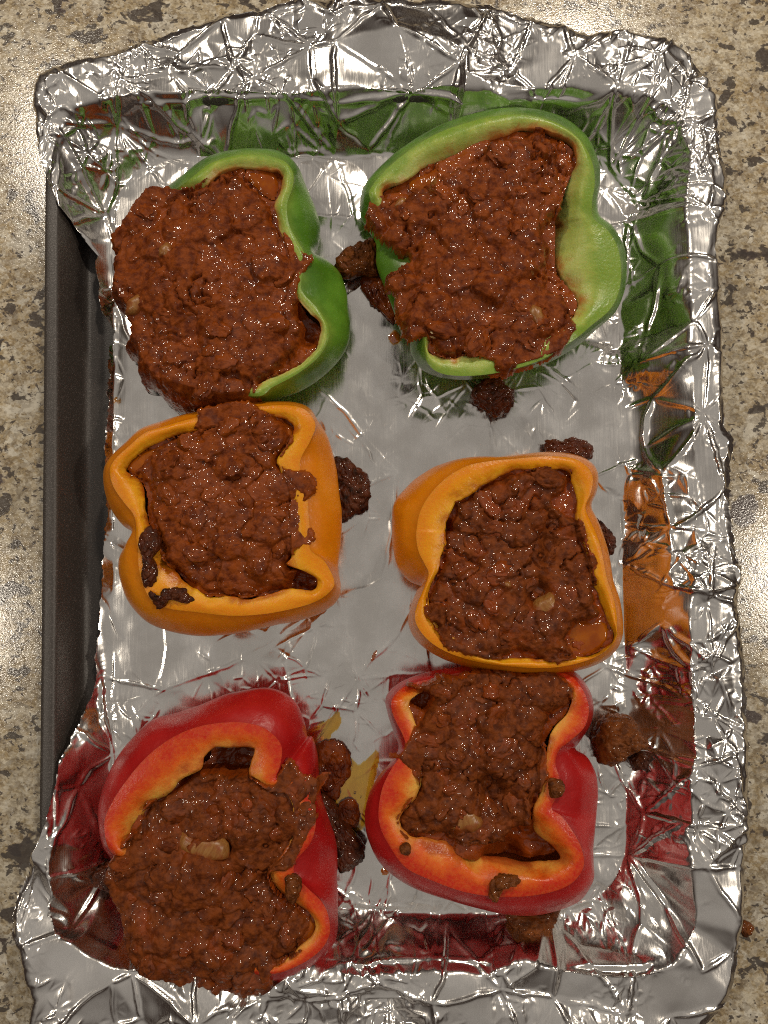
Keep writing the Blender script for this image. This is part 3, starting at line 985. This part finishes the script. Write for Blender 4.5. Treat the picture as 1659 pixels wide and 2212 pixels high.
def lumpy(X, Y, seed, big=0.0125):
    wx = X + 0.0048 * fbm(X, Y, 105, seed + 1, 4)
    wy = Y + 0.0048 * fbm(X, Y, 105, seed + 2, 4)
    vx = X + 0.0016 * fbm(X, Y, 260, seed + 21, 3)
    vy = Y + 0.0016 * fbm(X, Y, 260, seed + 22, 3)
    f1_, f2_, rid = voro(wx, wy, big * 1.2, seed)
    g1, g2, gid = voro(wx * 0.6 + vx * 0.4, wy * 0.6 + vy * 0.4, big * 0.68, seed + 5)
    q1, q2, qid = voro(vx, vy, big * 0.27, seed + 9)
    k1, k2, kid = voro(X + 0.0010 * fbm(X, Y, 500, seed + 8, 2), Y + 0.0010 * fbm(X, Y, 500, seed + 9, 2), 0.0016, seed + 6)
    soft = sstep(-0.22, 0.28, fbm(X, Y, 60, seed + 12, 2))       # pasty stretches and crumbly ones
    A = (0.0014 + 0.0046 * rid) * dome(f1_)
    B = (0.0006 + 0.0036 * gid ** 1.5) * dome(g1)
    h = np.maximum(A, B) * 0.65 + 0.35 * (A + B)
    h = h + (0.10 + 0.90 * soft) * (0.0002 + 0.0009 * qid) * dome(q1) + (0.22 + 0.60 * soft) * 0.00042 * dome(k1, 0.95)
    fr = np.abs(fbm(X, Y, 85, seed + 14, 4))
    crack = np.exp(-(fr / 0.030) ** 2) * sstep(0.02, 0.22, fbm(X, Y, 45, seed + 15, 2))
    h = h - 0.0026 * crack - 0.0030
    h = h + 0.0036 * fbm(X, Y, 45, seed + 3, 3) + 0.0007 * fbm(X, Y, 320, seed + 4, 3, 0.6)
    wet = np.clip(1.0 - 1.5 * dome(f1_) * (0.4 + 0.6 * rid) - 0.8 * dome(g1) * gid, 0, 1) * 0.9 + 0.3 * crack
    return h, wet


def grid_mass(region_fn, poly_all, st, loc):
    x0, y0 = poly_all.min(0) - 0.004
    x1, y1 = poly_all.max(0) + 0.004
    xs = np.arange(x0, x1, st)
    ys = np.arange(y0, y1, st)
    X, Y = np.meshgrid(xs, ys)
    Z, keep, wet = region_fn(X, Y)
    ny, nx = X.shape
    idx = np.arange(nx * ny).reshape(ny, nx)
    q = np.stack([idx[:-1, :-1], idx[:-1, 1:], idx[1:, 1:], idx[1:, :-1]], -1).reshape(-1, 4)
    kp = keep.ravel()
    q = q[kp[q].all(1)]
    used = np.unique(q)
    remap = np.full(nx * ny, -1)
    remap[used] = np.arange(len(used))
    V = np.stack([X, Y, Z], -1).reshape(-1, 3)[used]
    return local(V, loc), remap[q], wet.ravel()[used], (X, Y, Z, keep)


def make_lumps():
    out = []
    for k in range(8):
        rg = np.random.default_rng(50 + k)
        nu, nv = 34, 20
        u = np.arange(nu) / nu * 2 * math.pi
        rows = []
        for j in range(1, nv):
            th = math.pi * j / nv
            d = np.stack([np.sin(th) * np.cos(u), np.sin(th) * np.sin(u), np.full(nu, np.cos(th))], 1)
            rr = 1 + 0.50 * fbm(d[:, 0] + 0.6 * d[:, 2], d[:, 1] - 0.5 * d[:, 2], 1.3, 60 + k * 9, 4, 0.55)
            f1_, f2_, rid = voro(d[:, 0] + 0.4 * d[:, 2], d[:, 1] - 0.3 * d[:, 2], 0.42, 90 + k)
            rr = rr + 0.14 * (1 - np.exp(-3 * (f2_ - f1_))) - 0.07 + 0.10 * fbm(d[:, 0] + d[:, 2], d[:, 1] - d[:, 2], 7, 61 + k, 2)
            rows.append(d * rr[:, None] * np.array([1.0, rg.uniform(0.65, 1.0), rg.uniform(0.55, 0.8)]) * 0.005)
        rows = np.stack(rows)
        V, q, tr = loft(rows, cap_first=rows[0].mean(0) * 1.02, cap_last=rows[-1].mean(0) * 1.02)
        out.append((V, q, tr))
    return out


LUMPS = make_lumps()
LUMP_ME = {}


def lump_mesh(k, mat):
    key = (k, mat.name)
    if key not in LUMP_ME:
        V, q, tr = LUMPS[k]
        m = mesh('meat_chunk', V, q[:, ::-1], tris=tr[:, ::-1], attrs={'wet': np.full(len(V), 0.22)})
        m.materials.append(mat)
        LUMP_ME[key] = m
    return LUMP_ME[key]


def filling(label, cf, M, P, mat, seed, ztop, zlow, skirt, spill=(), onions=(), pools=(), chunks=26, dips=(), hollows=(), z_map=0.036, dome=0.005):
    M = np.array(M, float)
    zz_ = np.full(len(M), z_map)
    for a, b, c in spill:                     # where it slumps onto the foil its outline lies lower
        zz_[np.hypot(M[:, 0] - a, M[:, 1] - b) < c] = 0.020
    Mw = catmull(np.array([px(cf(p), z) for p, z in zip(M, zz_)]), 4)
    I = P['I'][::2, :2]
    Oo = P['O'][::2, :2]
    rim_pts = P['R'][::4]

    def zrim_at(X, Y):
        best = np.full(X.shape, 1e9)
        z = np.zeros(X.shape)
        for q in rim_pts:
            dd = (X - q[0]) ** 2 + (Y - q[1]) ** 2
            m = dd < best
            best = np.where(m, dd, best)
            z = np.where(m, q[2], z)
        return z
    cen = Mw.mean(0)
    loc = (float(cen[0]), float(cen[1]), 0.02)
    root = thing('meat_filling', label, 'meat filling', 'ground meat fillings in the peppers', loc)
    allp = np.concatenate([Mw, I])
    sp = [(px(cf(np.array([a, b], float)), 0.02), c * 1e-4) for a, b, c in spill]
    dp = [(px(cf(np.array([a, b], float)), ztop), c * 1.15e-4, dz) for a, b, c, dz in dips]

    hl = [(px(cf(np.array([a, b], float)), ztop - 0.01), c * 1.2e-4, dz) for a, b, c, dz in hollows]

    def region(X, Y):
        d = sdf(Mw, X, Y) + 0.0016 * fbm(X, Y, 260, seed + 40, 3) + 0.0010 * fbm(X, Y, 800, seed + 41, 2)
        dI = sdf(I, X, Y)
        h, wet = lumpy(X, Y, seed)
        dO = sdf(Oo, X, Y)
        lid = zrim_at(X, Y)
        # over the cut rim the edge of the mound rests on it, inside it sinks, outside it slumps to the foil
        zs = np.where(dI > 0, skirt, lid - 0.0012)
        out_ = sstep(0.0015, -0.0045, dO)
        spill_ = np.zeros(X.shape)
        for p, r in sp:
            spill_ = np.maximum(spill_, sstep(r * 1.3, r * 0.85, np.hypot(X - p[0], Y - p[1])))
        # where it only overhangs the rim its edge hangs a little below the rim
        zs = zs * (1 - out_) + ((FLOOR - 0.0006) * spill_ + (lid - 0.005) * (1 - spill_)) * out_
        top = ztop + dome * (1 - np.exp(-np.clip(d, 0, 1) / 0.014)) + h - 0.0022
        for p, r, dz in dp:
            top = top - dz * np.exp(-((X - p[0]) ** 2 + (Y - p[1]) ** 2) / (r * r))
        top = np.maximum(top, np.where((dI < 0.0005) & (dO > -0.001), lid + 0.0010 + 0.4 * h, -1))
        top = np.where(dO < 0, np.minimum(top, top - 0.9 * np.clip(-dO - 0.002, 0, 0.012)), top)
        w_ = np.where(out_ > 0.3, 0.0075, np.where(dI > 0, 0.0035, 0.0022))
        t = np.clip(d / w_, 0, 1)
        hi = zs + (top - zs) * np.sqrt(np.clip(1 - (1 - t) ** 2, 0, 1))
        lo = np.minimum(lid - 0.0055, ztop - 0.004) + h * 0.7
        for p, r, dz in hl:
            lo = lo - dz * np.exp(-(((X - p[0]) ** 2 + (Y - p[1]) ** 2) / (r * r)) ** 2)
        lo = np.maximum(lo, FLOOR + 0.006 + 0.4 * h)
        Z = np.where(d > 0, np.maximum(hi, np.where(dI > -0.001, lo, zs)), np.where(dI > -0.002, lo, zs))
        keep = (d > -0.0003) | (dI > -0.001)
        return Z, keep, wet + 0.8 * (d < 0.0012)
    V, q, wet, (X, Y, Z, keep) = grid_mass(region, allp, 0.0005, loc)
    obj('meat_mass', mesh('meat_mass', V, q, attrs={'wet': wet}), mat, root)
    # loose chunks pressed into the top of the mound
    rg = np.random.default_rng(seed + 100)
    D = sdf(Mw, X[::6, ::6], Y[::6, ::6])
    jj, ii = np.nonzero(D > 0.005)
    order = rg.permutation(len(jj))
    placed = []
    for o_ in order:
        j, i = jj[o_] * 6, ii[o_] * 6
        p = np.array([X[j, i], Y[j, i]])
        s = rg.uniform(0.0035, 0.0072)
        if any(np.hypot(*(p - q_)) < 0.9 * (s + r_) for q_, r_ in placed):
            continue
        placed.append((p, s))
        me = lump_mesh(int(rg.integers(0, 8)), mat)
        c = obj('meat_chunk', me, None, root)
        c.location = (p[0] - loc[0], p[1] - loc[1], Z[j, i] - loc[2] - s * rg.uniform(0.22, 0.36))
        c.scale = (200 * s * rg.uniform(0.9, 1.4), 200 * s, 200 * s * 0.66)
        c.rotation_euler = (rg.uniform(-0.4, 0.4), rg.uniform(-0.4, 0.4), rg.uniform(0, 6.28))
        if len(placed) >= chunks * 0.5:
            break

    def surf(p):
        i = int(np.clip((p[0] - X[0, 0]) / 0.0005, 0, X.shape[1] - 1))
        j = int(np.clip((p[1] - Y[0, 0]) / 0.0005, 0, X.shape[0] - 1))
        w = 6
        return float(Z[max(j - w, 0):j + w, max(i - w, 0):i + w].mean())
    for (ox, oy, a, b, rot) in onions:
        p = px(cf(np.array([ox, oy], float)), ztop + 0.003)
        k = 1e-4 * 0.95
        nr, nt = 9, 28
        th = np.arange(nt) / nt * 2 * math.pi
        rings = []
        wob = 1 + 0.22 * np.sin(th * 2 + ox) + 0.10 * np.sin(th * 3 + oy) + 0.07 * np.sin(th * 7 + ox * 2)
        for s, zz in ((1.12, -0.0040), (1.06, -0.0028), (0.97, -0.0016), (0.85, -0.0006), (0.65, 0.0002), (0.4, 0.0006), (0.15, 0.0008)):
            rings.append(np.stack([a * k * s * wob * np.cos(th), b * k * s * wob * np.sin(th), np.full(nt, zz)], 1))
        Vo, qo, to = loft(np.stack(rings), cap_last=np.array([0, 0, 0.0008]))
        oo = obj('onion_piece', mesh('onion_piece', Vo, qo, tris=to), M_onion, root, label='translucent cooked onion piece in the meat')
        oo.location = (p[0] - loc[0], p[1] - loc[1], surf(p) - loc[2] + 0.0004)
        oo.rotation_euler = (0.08, -0.05, rot)
    for poly, z in pools:
        Pw = catmull(px(cf(np.array(poly, float)), z), 5)
        V2, q2, w2, _ = grid_mass(lambda X_, Y_: (z + 0.0010 * fbm(X_, Y_, 120, seed + 61, 3) - 0.0012 * (1 - sstep(0, 0.002, sdf(Pw, X_, Y_))), sdf(Pw, X_, Y_) > -0.0004, X_ * 0), Pw, 0.0007, loc)
        obj('sauce_pool', mesh('sauce_pool', V2, q2), M_sauce, root)
    return root, (X, Y, Z, keep)


M_GL = [(1340, 760), (1290, 700), (1200, 615), (1130, 570), (1080, 490), (1070, 410), (1020, 340), (960, 290), (900, 235), (860, 205), (770, 195), (700, 230), (600, 270), (480, 290), (380, 370), (250, 450), (180, 520), (110, 620), (115, 720), (75, 800), (85, 900),
        (70, 970), (80, 1060), (140, 1110), (200, 1130), (195, 1200), (215, 1250), (140, 1305), (118, 1330), (150, 1372), (210, 1390), (220, 1480), (232, 1550), (300, 1575), (350, 1640), (430, 1700), (560, 1745), (700, 1745),
        (820, 1755), (950, 1745), (985, 1680), (980, 1600), (1020, 1540), (1100, 1490), (1160, 1420), (1240, 1330), (1270, 1250), (1280, 1180), (1250, 1100), (1260, 1010), (1245, 960), (1260, 880), (1290, 820)]
M_GR = [(170, 600), (215, 510), (300, 465), (380, 480), (430, 440), (500, 400), (560, 365), (650, 345), (760, 275), (850, 205), (920, 142), (1000, 160), (1070, 130), (1130, 110), (1200, 160), (1235, 230), (1250, 380), (1265, 430), (1250, 540),
        (1200, 590), (1150, 670), (1195, 720), (1210, 760), (1180, 800), (1190, 880), (1190, 970), (1260, 1010), (1300, 1080), (1330, 1180), (1320, 1230), (1270, 1300), (1220, 1350), (1100, 1400), (1000, 1440), (930, 1470), (862, 1450),
        (870, 1395), (810, 1370), (740, 1340), (640, 1365), (560, 1340), (535, 1270), (490, 1245), (440, 1280), (380, 1230), (355, 1150), (330, 1070), (340, 1010), (285, 970), (300, 900), (370, 860), (420, 800), (330, 760), (260, 700), (200, 630)]
M_YL = [(590, 95), (640, 70), (740, 45), (850, 35), (930, 60), (975, 95), (1050, 140), (1130, 200), (1130, 280), (1050, 370), (1100, 420), (1200, 430), (1265, 480), (1270, 560), (1215, 610), (1190, 680), (1220, 740), (1265, 790), (1240, 860), (1170, 890), (1110, 970),
        (1150, 1010), (1120, 1060), (1080, 1110), (1000, 1130), (870, 1165), (780, 1150), (640, 1150), (560, 1090), (480, 1010), (400, 950), (380, 870), (340, 740), (310, 640), (300, 520), (240, 470), (205, 435), (240, 370), (320, 310), (430, 250), (560, 200), (590, 150)]
M_OR = [(1010, 230), (1040, 205), (1100, 230), (1140, 270), (1200, 250), (1210, 310), (1180, 390), (1115, 430), (1160, 480), (1230, 525), (1300, 560), (1310, 680), (1340, 760), (1375, 820), (1360, 880), (1370, 960), (1355, 1010), (1410, 1130),
        (1390, 1180), (1250, 1210), (1200, 1290), (1230, 1370), (1220, 1420), (1130, 1450), (1050, 1440), (900, 1400), (760, 1440), (620, 1420), (430, 1370), (380, 1280), (300, 1170), (280, 1100), (310, 1030), (360, 930), (410, 810), (410, 700),
        (430, 620), (490, 520), (490, 440), (560, 410), (660, 350), (780, 280), (900, 245)]
M_RL = [(160, 1050), (250, 930), (300, 850), (350, 740), (450, 680), (600, 575), (680, 560), (760, 560), (850, 570), (940, 560), (1000, 600), (1080, 605), (1110, 510), (1170, 470), (1230, 540), (1330, 565), (1385, 560), (1350, 640), (1310, 700),
        (1320, 800), (1250, 930), (1210, 1000), (1190, 1080), (1060, 1105), (1040, 1160), (1100, 1240), (1200, 1310), (1280, 1370), (1270, 1450), (1220, 1550), (1100, 1640), (1000, 1720), (940, 1750), (870, 1740), (780, 1720), (700, 1690), (600, 1690),
        (500, 1650), (400, 1620), (340, 1600), (280, 1480), (265, 1400), (255, 1290), (200, 1220), (150, 1130)]
M_RR = [(280, 110), (350, 130), (440, 80), (520, 90), (640, 60), (760, 55), (900, 70), (1000, 50), (1080, 80), (1140, 160), (1080, 260), (1020, 330), (1000, 420), (1010, 500), (1010, 580), (990, 660), (955, 720), (935, 800), (925, 860),
        (850, 900), (760, 960), (640, 975), (560, 985), (470, 925), (330, 930), (250, 900), (230, 800), (280, 740), (340, 650), (260, 540), (190, 500), (250, 470), (300, 380), (370, 280), (400, 200), (290, 150)]

filling('smooth red-brown meat spilling over the left side of the upper left green pepper', cGL, M_GL, P_GL, M_meat_red, 11, 0.0345, 0.022, 0.024,
        spill=((100, 900, 330), (140, 1330, 300), (300, 1600, 330), (250, 480, 280), (600, 1760, 280), (880, 1800, 120)), onions=((235, 1040, 70, 50, 0.6), (420, 730, 48, 36, 1.2)),
        pools=(([(900, 215), (1050, 205), (1120, 250), (1100, 380), (1040, 360), (960, 290)], 0.0302),), chunks=30, hollows=((1320, 1200, 80, .009),))
filling('meat with a garlic bit, heaped inside the upper right green pepper', cGR, M_GR, P_GR, M_meat_red, 12, 0.0355, 0.024, 0.025,
        onions=((1110, 1150, 40, 60, 0.2), (370, 520, 40, 26, 0.3)), pools=(([(420, 420), (560, 340), (690, 320), (740, 380), (640, 470), (480, 490)], 0.0312), ([(560, 1300), (660, 1300), (760, 1320), (720, 1380), (640, 1390), (560, 1360)], 0.0312)), chunks=34, z_map=0.037)
filling('meat heaped in the orange pepper at the left, touching the green pepper filling above', cYL, M_YL, P_YL, M_meat_red, 13, 0.034, 0.021, 0.023,
        pools=(([(195, 430), (240, 360), (330, 310), (400, 300), (340, 420), (280, 480)], 0.0300), ([(1000, 120), (1140, 190), (1130, 300), (1040, 360), (960, 260)], 0.0300)), chunks=38, hollows=((1190, 1060, 90, .010), (520, 1060, 60, .005)), dips=((640, 1000, 130, .004), (820, 760, 60, .003)))
filling('thick cracked brown meat heaped in the orange pepper at the right', cOR, M_OR, P_OR, M_meat_brown, 14, 0.0365, 0.024, 0.026,
        onions=((1060, 1100, 78, 42, 0.75), (800, 960, 20, 22, 0.0)), pools=(([(1180, 1190), (1300, 1190), (1400, 1180), (1440, 1290), (1350, 1380), (1220, 1420), (1150, 1350)], 0.0330),),
        chunks=40, hollows=((430, 640, 45, .007),), dips=((1080, 560, 40, .007), (1075, 700, 36, .007), (1060, 800, 36, .006), (990, 1000, 50, .007), (1020, 1050, 40, .005), (700, 520, 40, .004)), z_map=0.039)
filling('brown meat with a large pale onion layer, slumping out of the lower left red pepper', cRL, M_RL, P_RL, M_meat_brown, 15, 0.0345, 0.017, 0.024,
        spill=((180, 1130, 300), (280, 1400, 320), (420, 1640, 300), (700, 1720, 330), (900, 1790, 150)), onions=((660, 985, 104, 66, -0.5),), chunks=40, hollows=((840, 440, 190, .016),),
        dips=((790, 990, 40, .005), (860, 1130, 45, .006), (700, 600, 45, .004)), pools=(([(1180, 1290), (1300, 1380), (1310, 1440), (1240, 1520), (1150, 1500), (1120, 1380)], 0.0318),))
filling('loose brown meat filling the lower right red pepper, under the rim of the orange one', cRR, M_RR, P_RR, M_meat_brown, 16, 0.0335, 0.0165, 0.022,
        onions=((580, 840, 66, 60, 0.2),), chunks=42, hollows=((930, 990, 150, .013), (760, 1040, 80, .008)), dips=((740, 700, 60, .007), (690, 640, 40, .004), (600, 400, 60, .003)))


# ------------------------------------------------------------------ loose pieces lying about
def crumb(name, label, cat, cf, poly, z0, h, mat, seed, group=None, z_map=None, rough=1.0, edge=0.003):
    """a lumpy closed piece standing on z0 whose outline seen from above follows poly"""
    Pw = catmull(px(cf(np.array(poly, float)), z0 + h * 0.4 if z_map is None else z_map), 8)
    n = len(Pw)
    cen = Pw.mean(0)
    loc = (float(cen[0]), float(cen[1]), z0)
    size = min(np.ptp(Pw[:, 0]), np.ptp(Pw[:, 1]))
    R2 = Pw - cen
    rings = []
    prof = [(0.80, 0.0), (0.93, 0.12), (1.0, 0.28), (1.0, 0.42), (0.97, 0.56), (0.92, 0.68), (0.85, 0.78), (0.77, 0.85), (0.68, 0.90), (0.58, 0.94), (0.48, 0.965), (0.38, 0.98), (0.27, 0.99), (0.16, 1.0), (0.06, 1.0)]
    pi_ = np.linspace(0, len(prof) - 1, 46)
    prof = list(zip(np.interp(pi_, range(len(prof)), [p[0] for p in prof]), np.interp(pi_, range(len(prof)), [p[1] for p in prof])))
    fr_ = np.fft.fftfreq(n) * n
    FR = np.fft.fft(R2[:, 0] + 1j * R2[:, 1])
    for lv, (sc, zz) in enumerate(prof):
        # the higher up, the rounder the outline (no ribs running to the top)
        sg = 0.0 if lv < 12 else 0.05 + 1.1 * (1 - sc)
        sm = np.fft.ifft(FR * np.exp(-0.5 * (np.maximum(np.abs(fr_) - 1, 0) * sg) ** 2))
        Q = np.column_stack([sm.real * sc, sm.imag * sc, np.full(n, zz * h)])
        rings.append(Q)
    Q = np.stack(rings)
    nrm = Q - np.array([0, 0, h * 0.35]) - np.column_stack([R2 * 0.45, np.zeros(n)])[None]
    nrm = nrm / np.maximum(np.linalg.norm(nrm, axis=2)[..., None], 1e-7)
    amp = rough * min(1.0, h / 0.008)
    wet = np.zeros(Q.shape[:2])
    for a_ in range(Q.shape[0]):
        for b_ in range(n):
            p = Vector(Q[a_, b_].tolist()) * 1000.0 + Vector((seed * 31.7, seed * 11.3, 5.0))
            d_ = mnoise.voronoi(p * 0.27)[0]
            e_ = mnoise.voronoi(p * 0.62)[0]
            v = 0.0022 * (min(d_[1] - d_[0], 0.5) - 0.22) + 0.0008 * (min(e_[1] - e_[0], 0.5) - 0.2) + 0.0013 * mnoise.noise(p * 0.16) + 0.0005 * mnoise.noise(p * 1.1)
            Q[a_, b_] += nrm[a_, b_] * (v * amp)
            wet[a_, b_] = 0.7 - (d_[1] - d_[0])
    Q[..., 2] = np.maximum(Q[..., 2], 0.0)
    V, q, tr = loft(Q, cap_first=np.array([0, 0, 0.0]), cap_last=np.append(Q[-1, :, :2].mean(0), Q[-1, :, 2].mean()))
    w = np.append(wet.ravel(), [0.3, 0.1])
    o = obj(name, mesh(name, V, q, attrs={'wet': w}, tris=tr), mat, None, label=label, category=cat)
    o.location = loc
    if group:
        o['group'] = group
    return o


G1 = 'meat bits fallen on the foil'
crumb('meat_bit', 'ragged brown meat bit on the foil between the two green peppers', 'meat bit', cGR, [(20, 870), (60, 800), (110, 775), (170, 750), (215, 725), (245, 760), (255, 860), (250, 930), (180, 920), (100, 935), (55, 930)], FLOOR, 0.012, M_crust, 31, G1)
crumb('sauce_drip', 'dark glossy sauce drip running down beside the upper right green pepper', 'sauce', cGR, [(160, 925), (240, 920), (290, 980), (330, 1040), (345, 1150), (330, 1180), (270, 1120), (210, 1070), (165, 1000)], FLOOR, 0.004, M_burnt_sauce, 32, rough=1.8)
crumb('meat_bit', 'small dark burnt meat bit just below the upper right green pepper', 'meat bit', cGR, [(750, 1560), (800, 1500), (870, 1470), (920, 1490), (950, 1540), (990, 1550), (975, 1630), (930, 1670), (870, 1680), (800, 1630)], FLOOR, 0.011, M_char, 33, G1)
crumb('meat_bit', 'charred meat bit behind the top rim of the right orange pepper', 'meat bit', cOR, [(1035, 130), (1045, 75), (1100, 60), (1150, 80), (1180, 60), (1230, 50), (1300, 75), (1330, 125), (1310, 190), (1180, 200), (1060, 170)], FLOOR, 0.010, M_char, 34, G1)
crumb('meat_bit', 'charred meat bit sticking out at the right side of the right orange pepper', 'meat bit', cOR, [(1330, 560), (1380, 565), (1430, 620), (1470, 680), (1470, 740), (1430, 790), (1390, 760), (1360, 660)], FLOOR, 0.010, M_char, 35, G1)
crumb('meat_bit', 'burnt round-edged meat bit at the right side of the left orange pepper', 'meat bit', cYL, [(1350, 370), (1420, 370), (1480, 390), (1510, 430), (1560, 460), (1575, 510), (1575, 590), (1550, 660), (1490, 700), (1430, 740), (1380, 700), (1360, 520)], FLOOR, 0.009, M_char, 36, G1)
crumb('meat_bit', 'big crusty meat bit on the foil beside the right foil wall', 'meat bit', cRR, [(1270, 380), (1300, 320), (1375, 290), (1445, 300), (1480, 370), (1525, 430), (1480, 470), (1415, 485), (1395, 530), (1340, 550), (1285, 530), (1258, 450)], FLOOR, 0.024, M_crust, 37, G1, z_map=0.018)
crumb('meat_bit', 'small dark meat bit tucked under the big crusty bit by the right foil wall', 'meat bit', cRR, [(1420, 500), (1500, 470), (1540, 500), (1500, 550), (1440, 560)], FLOOR, 0.008, M_char, 38, G1)
crumb('meat_bit', 'ragged meat bit below the lower right red pepper', 'meat bit', cRR, [(780, 1270), (900, 1280), (1050, 1270), (1045, 1330), (1015, 1380), (1025, 1450), (960, 1470), (905, 1500), (880, 1530), (840, 1480), (820, 1380), (790, 1330)], FLOOR, 0.011, M_crust, 39, G1)
crumb('meat_bit', 'blackened meat bit on the foil wall below the lower left red pepper', 'meat bit', cRL, [(500, 1690), (560, 1680), (640, 1690), (690, 1720), (665, 1780), (660, 1840), (600, 1860), (560, 1800), (510, 1750)], 0.004, 0.011, M_char, 40, G1)
crumb('sauce_drip', 'dark caramelised sauce puddle beside the lower left red pepper', 'sauce', cRL, [(1300, 400), (1380, 370), (1450, 380), (1500, 450), (1505, 540), (1460, 620), (1445, 680), (1400, 700), (1340, 660), (1310, 560)], FLOOR, 0.0028, M_burnt_sauce, 41, rough=2.6)
crumb('sauce_drip', 'small round blob of dark sauce on the yellow grease between the red peppers', 'sauce', cRL, [(1430, 740), (1470, 690), (1530, 700), (1555, 760), (1550, 830), (1500, 860), (1450, 830)], FLOOR, 0.0024, M_burnt_sauce, 42, rough=2.2)
crumb('meat_bit', 'long dark meat bit along the right side of the lower left red pepper', 'meat bit', cRL, [(1310, 690), (1360, 670), (1420, 720), (1450, 800), (1520, 870), (1585, 960), (1570, 1040), (1500, 1090), (1440, 1100), (1420, 980), (1410, 860), (1340, 780)], FLOOR, 0.010, M_char, 43, G1)
crumb('meat_bit', 'dark meat scraps on the foil wall left of the lower left red pepper', 'meat bit', cRL, [(60, 1090), (120, 1060), (170, 1050), (220, 1120), (230, 1200), (170, 1220), (120, 1190), (70, 1160)], 0.003, 0.010, M_char, 44, G1)
crumb('meat_bit', 'tiny dark meat crumb on the bare granite at the lower right', 'meat bit', cD, [(1590, 1998), (1602, 1990), (1618, 1992), (1626, 2004), (1618, 2018), (1604, 2020), (1596, 2010)], COUNTER_Z, 0.005, M_crust, 45)
# bits lying on the pepper rims
G2 = 'meat bits on the pepper rims'
crumb('meat_bit', 'dark strip of meat along the lower left rim of the left orange pepper', 'meat bit', cYL, [(270, 800), (330, 770), (385, 800), (395, 870), (350, 930), (370, 1000), (350, 1080), (300, 1100), (275, 1050), (290, 960), (265, 880)], 0.0325, 0.0045, M_char, 46, G2, rough=1.8)
crumb('meat_bit', 'forked dark meat bit at the bottom left rim of the left orange pepper', 'meat bit', cYL, [(330, 1120), (370, 1160), (430, 1110), (490, 1100), (560, 1150), (570, 1190), (520, 1195), (450, 1170), (420, 1210), (370, 1222), (335, 1180)], 0.0325, 0.0045, M_char, 47, G2, rough=1.8)
crumb('meat_bit', 'curled meat bit on the bottom rim of the lower right red pepper', 'meat bit', cRR, [(700, 1150), (740, 1105), (810, 1095), (845, 1110), (850, 1150), (790, 1160), (745, 1190), (740, 1240), (705, 1220)], 0.0335, 0.0045, M_crust, 48, G2, rough=1.6)
crumb('meat_bit', 'small dark meat crumb at the left rim of the lower right red pepper', 'meat bit', cRR, [(240, 950), (275, 935), (300, 965), (280, 1000), (245, 990)], 0.0335, 0.004, M_crust, 49, G2)
crumb('meat_bit', 'meat crumb on the right rim of the lower right red pepper', 'meat bit', cRR, [(1000, 620), (1060, 610), (1085, 650), (1070, 700), (1015, 700)], 0.0330, 0.005, M_crust, 50, G2)
crumb('meat_bit', 'oblong meat crumb on the right rim of the lower left red pepper', 'meat bit', cRL, [(1150, 1130), (1200, 1115), (1225, 1160), (1215, 1240), (1180, 1285), (1145, 1250), (1140, 1180)], 0.0352, 0.006, M_crust, 51, G2)
crumb('garlic_bit', 'small pale garlic bit on the meat in the upper right green pepper', 'garlic', cGR, [(525, 1225), (550, 1205), (578, 1215), (578, 1250), (555, 1262), (530, 1250)], 0.036, 0.004, M_garlic, 52, rough=0.2, z_map=0.038)


# ------------------------------------------------------------------ grease on the foil
def film(name, label, cf, poly, mat, seed, th=0.0006):
    Pw = catmull(px(cf(np.array(poly, float)), FLOOR), 5)
    cen = Pw.mean(0)
    loc = (float(cen[0]), float(cen[1]), FLOOR)
    size = min(np.ptp(Pw[:, 0]), np.ptp(Pw[:, 1]))

    def region(X, Y):
        d = sdf(Pw, X, Y) + min(0.0008, size * 0.08) * fbm(X, Y, 260, seed, 3)
        return FLOOR + 0.0005 + th * sstep(0, min(0.003, size * 0.4), d), d > -0.0002, X * 0
    V, q, w, _ = grid_mass(region, Pw, 0.0006, loc)
    o = obj(name, mesh(name, V, q), mat, None, label=label, category='grease')
    o.location = loc
    return o


film('grease_puddle', 'thin yellow grease puddle on the foil between the two red peppers', cRL,
     [(1255, 330), (1330, 270), (1400, 230), (1435, 195), (1445, 280), (1390, 350), (1430, 390), (1490, 440), (1540, 500), (1590, 480), (1650, 420), (1665, 480), (1640, 600), (1610, 760), (1580, 860), (1530, 880), (1450, 860), (1380, 760), (1320, 600), (1290, 450)], M_oil, 61)
film('grease_drop', 'oval orange grease drop on the foil left of the lower right red pepper', cD, [(770, 1980), (780, 1971), (800, 1970), (810, 1980), (800, 1991), (780, 1991)], M_drop, 62, 0.001)
film('grease_drop', 'small yellow grease drop close to the left edge of the lower right red pepper', cD, [(822, 1880), (830, 1873), (839, 1878), (838, 1888), (828, 1890)], M_drop, 63, 0.001)
film('grease_drop', 'yellow-brown grease drop under the lower left edge of the right green pepper', cD, [(838, 728), (850, 712), (862, 718), (866, 735), (850, 742)], M_drop, 64, 0.001)
film('grease_drop', 'thin slanted yellow grease streak on the foil between orange and red peppers', cD, [(800, 1428), (805, 1412), (812, 1402), (815, 1412), (808, 1426)], M_drop, 65, 0.0008)
film('grease_drop', 'tiny dark grease dot on the foil left of the upper left green pepper filling', cD, [(71, 1304 - 1), (78, 1298), (84, 1304), (78, 1310)] if False else [(246, 862), (252, 857), (257, 863), (251, 869)], M_drop, 66, 0.0008)
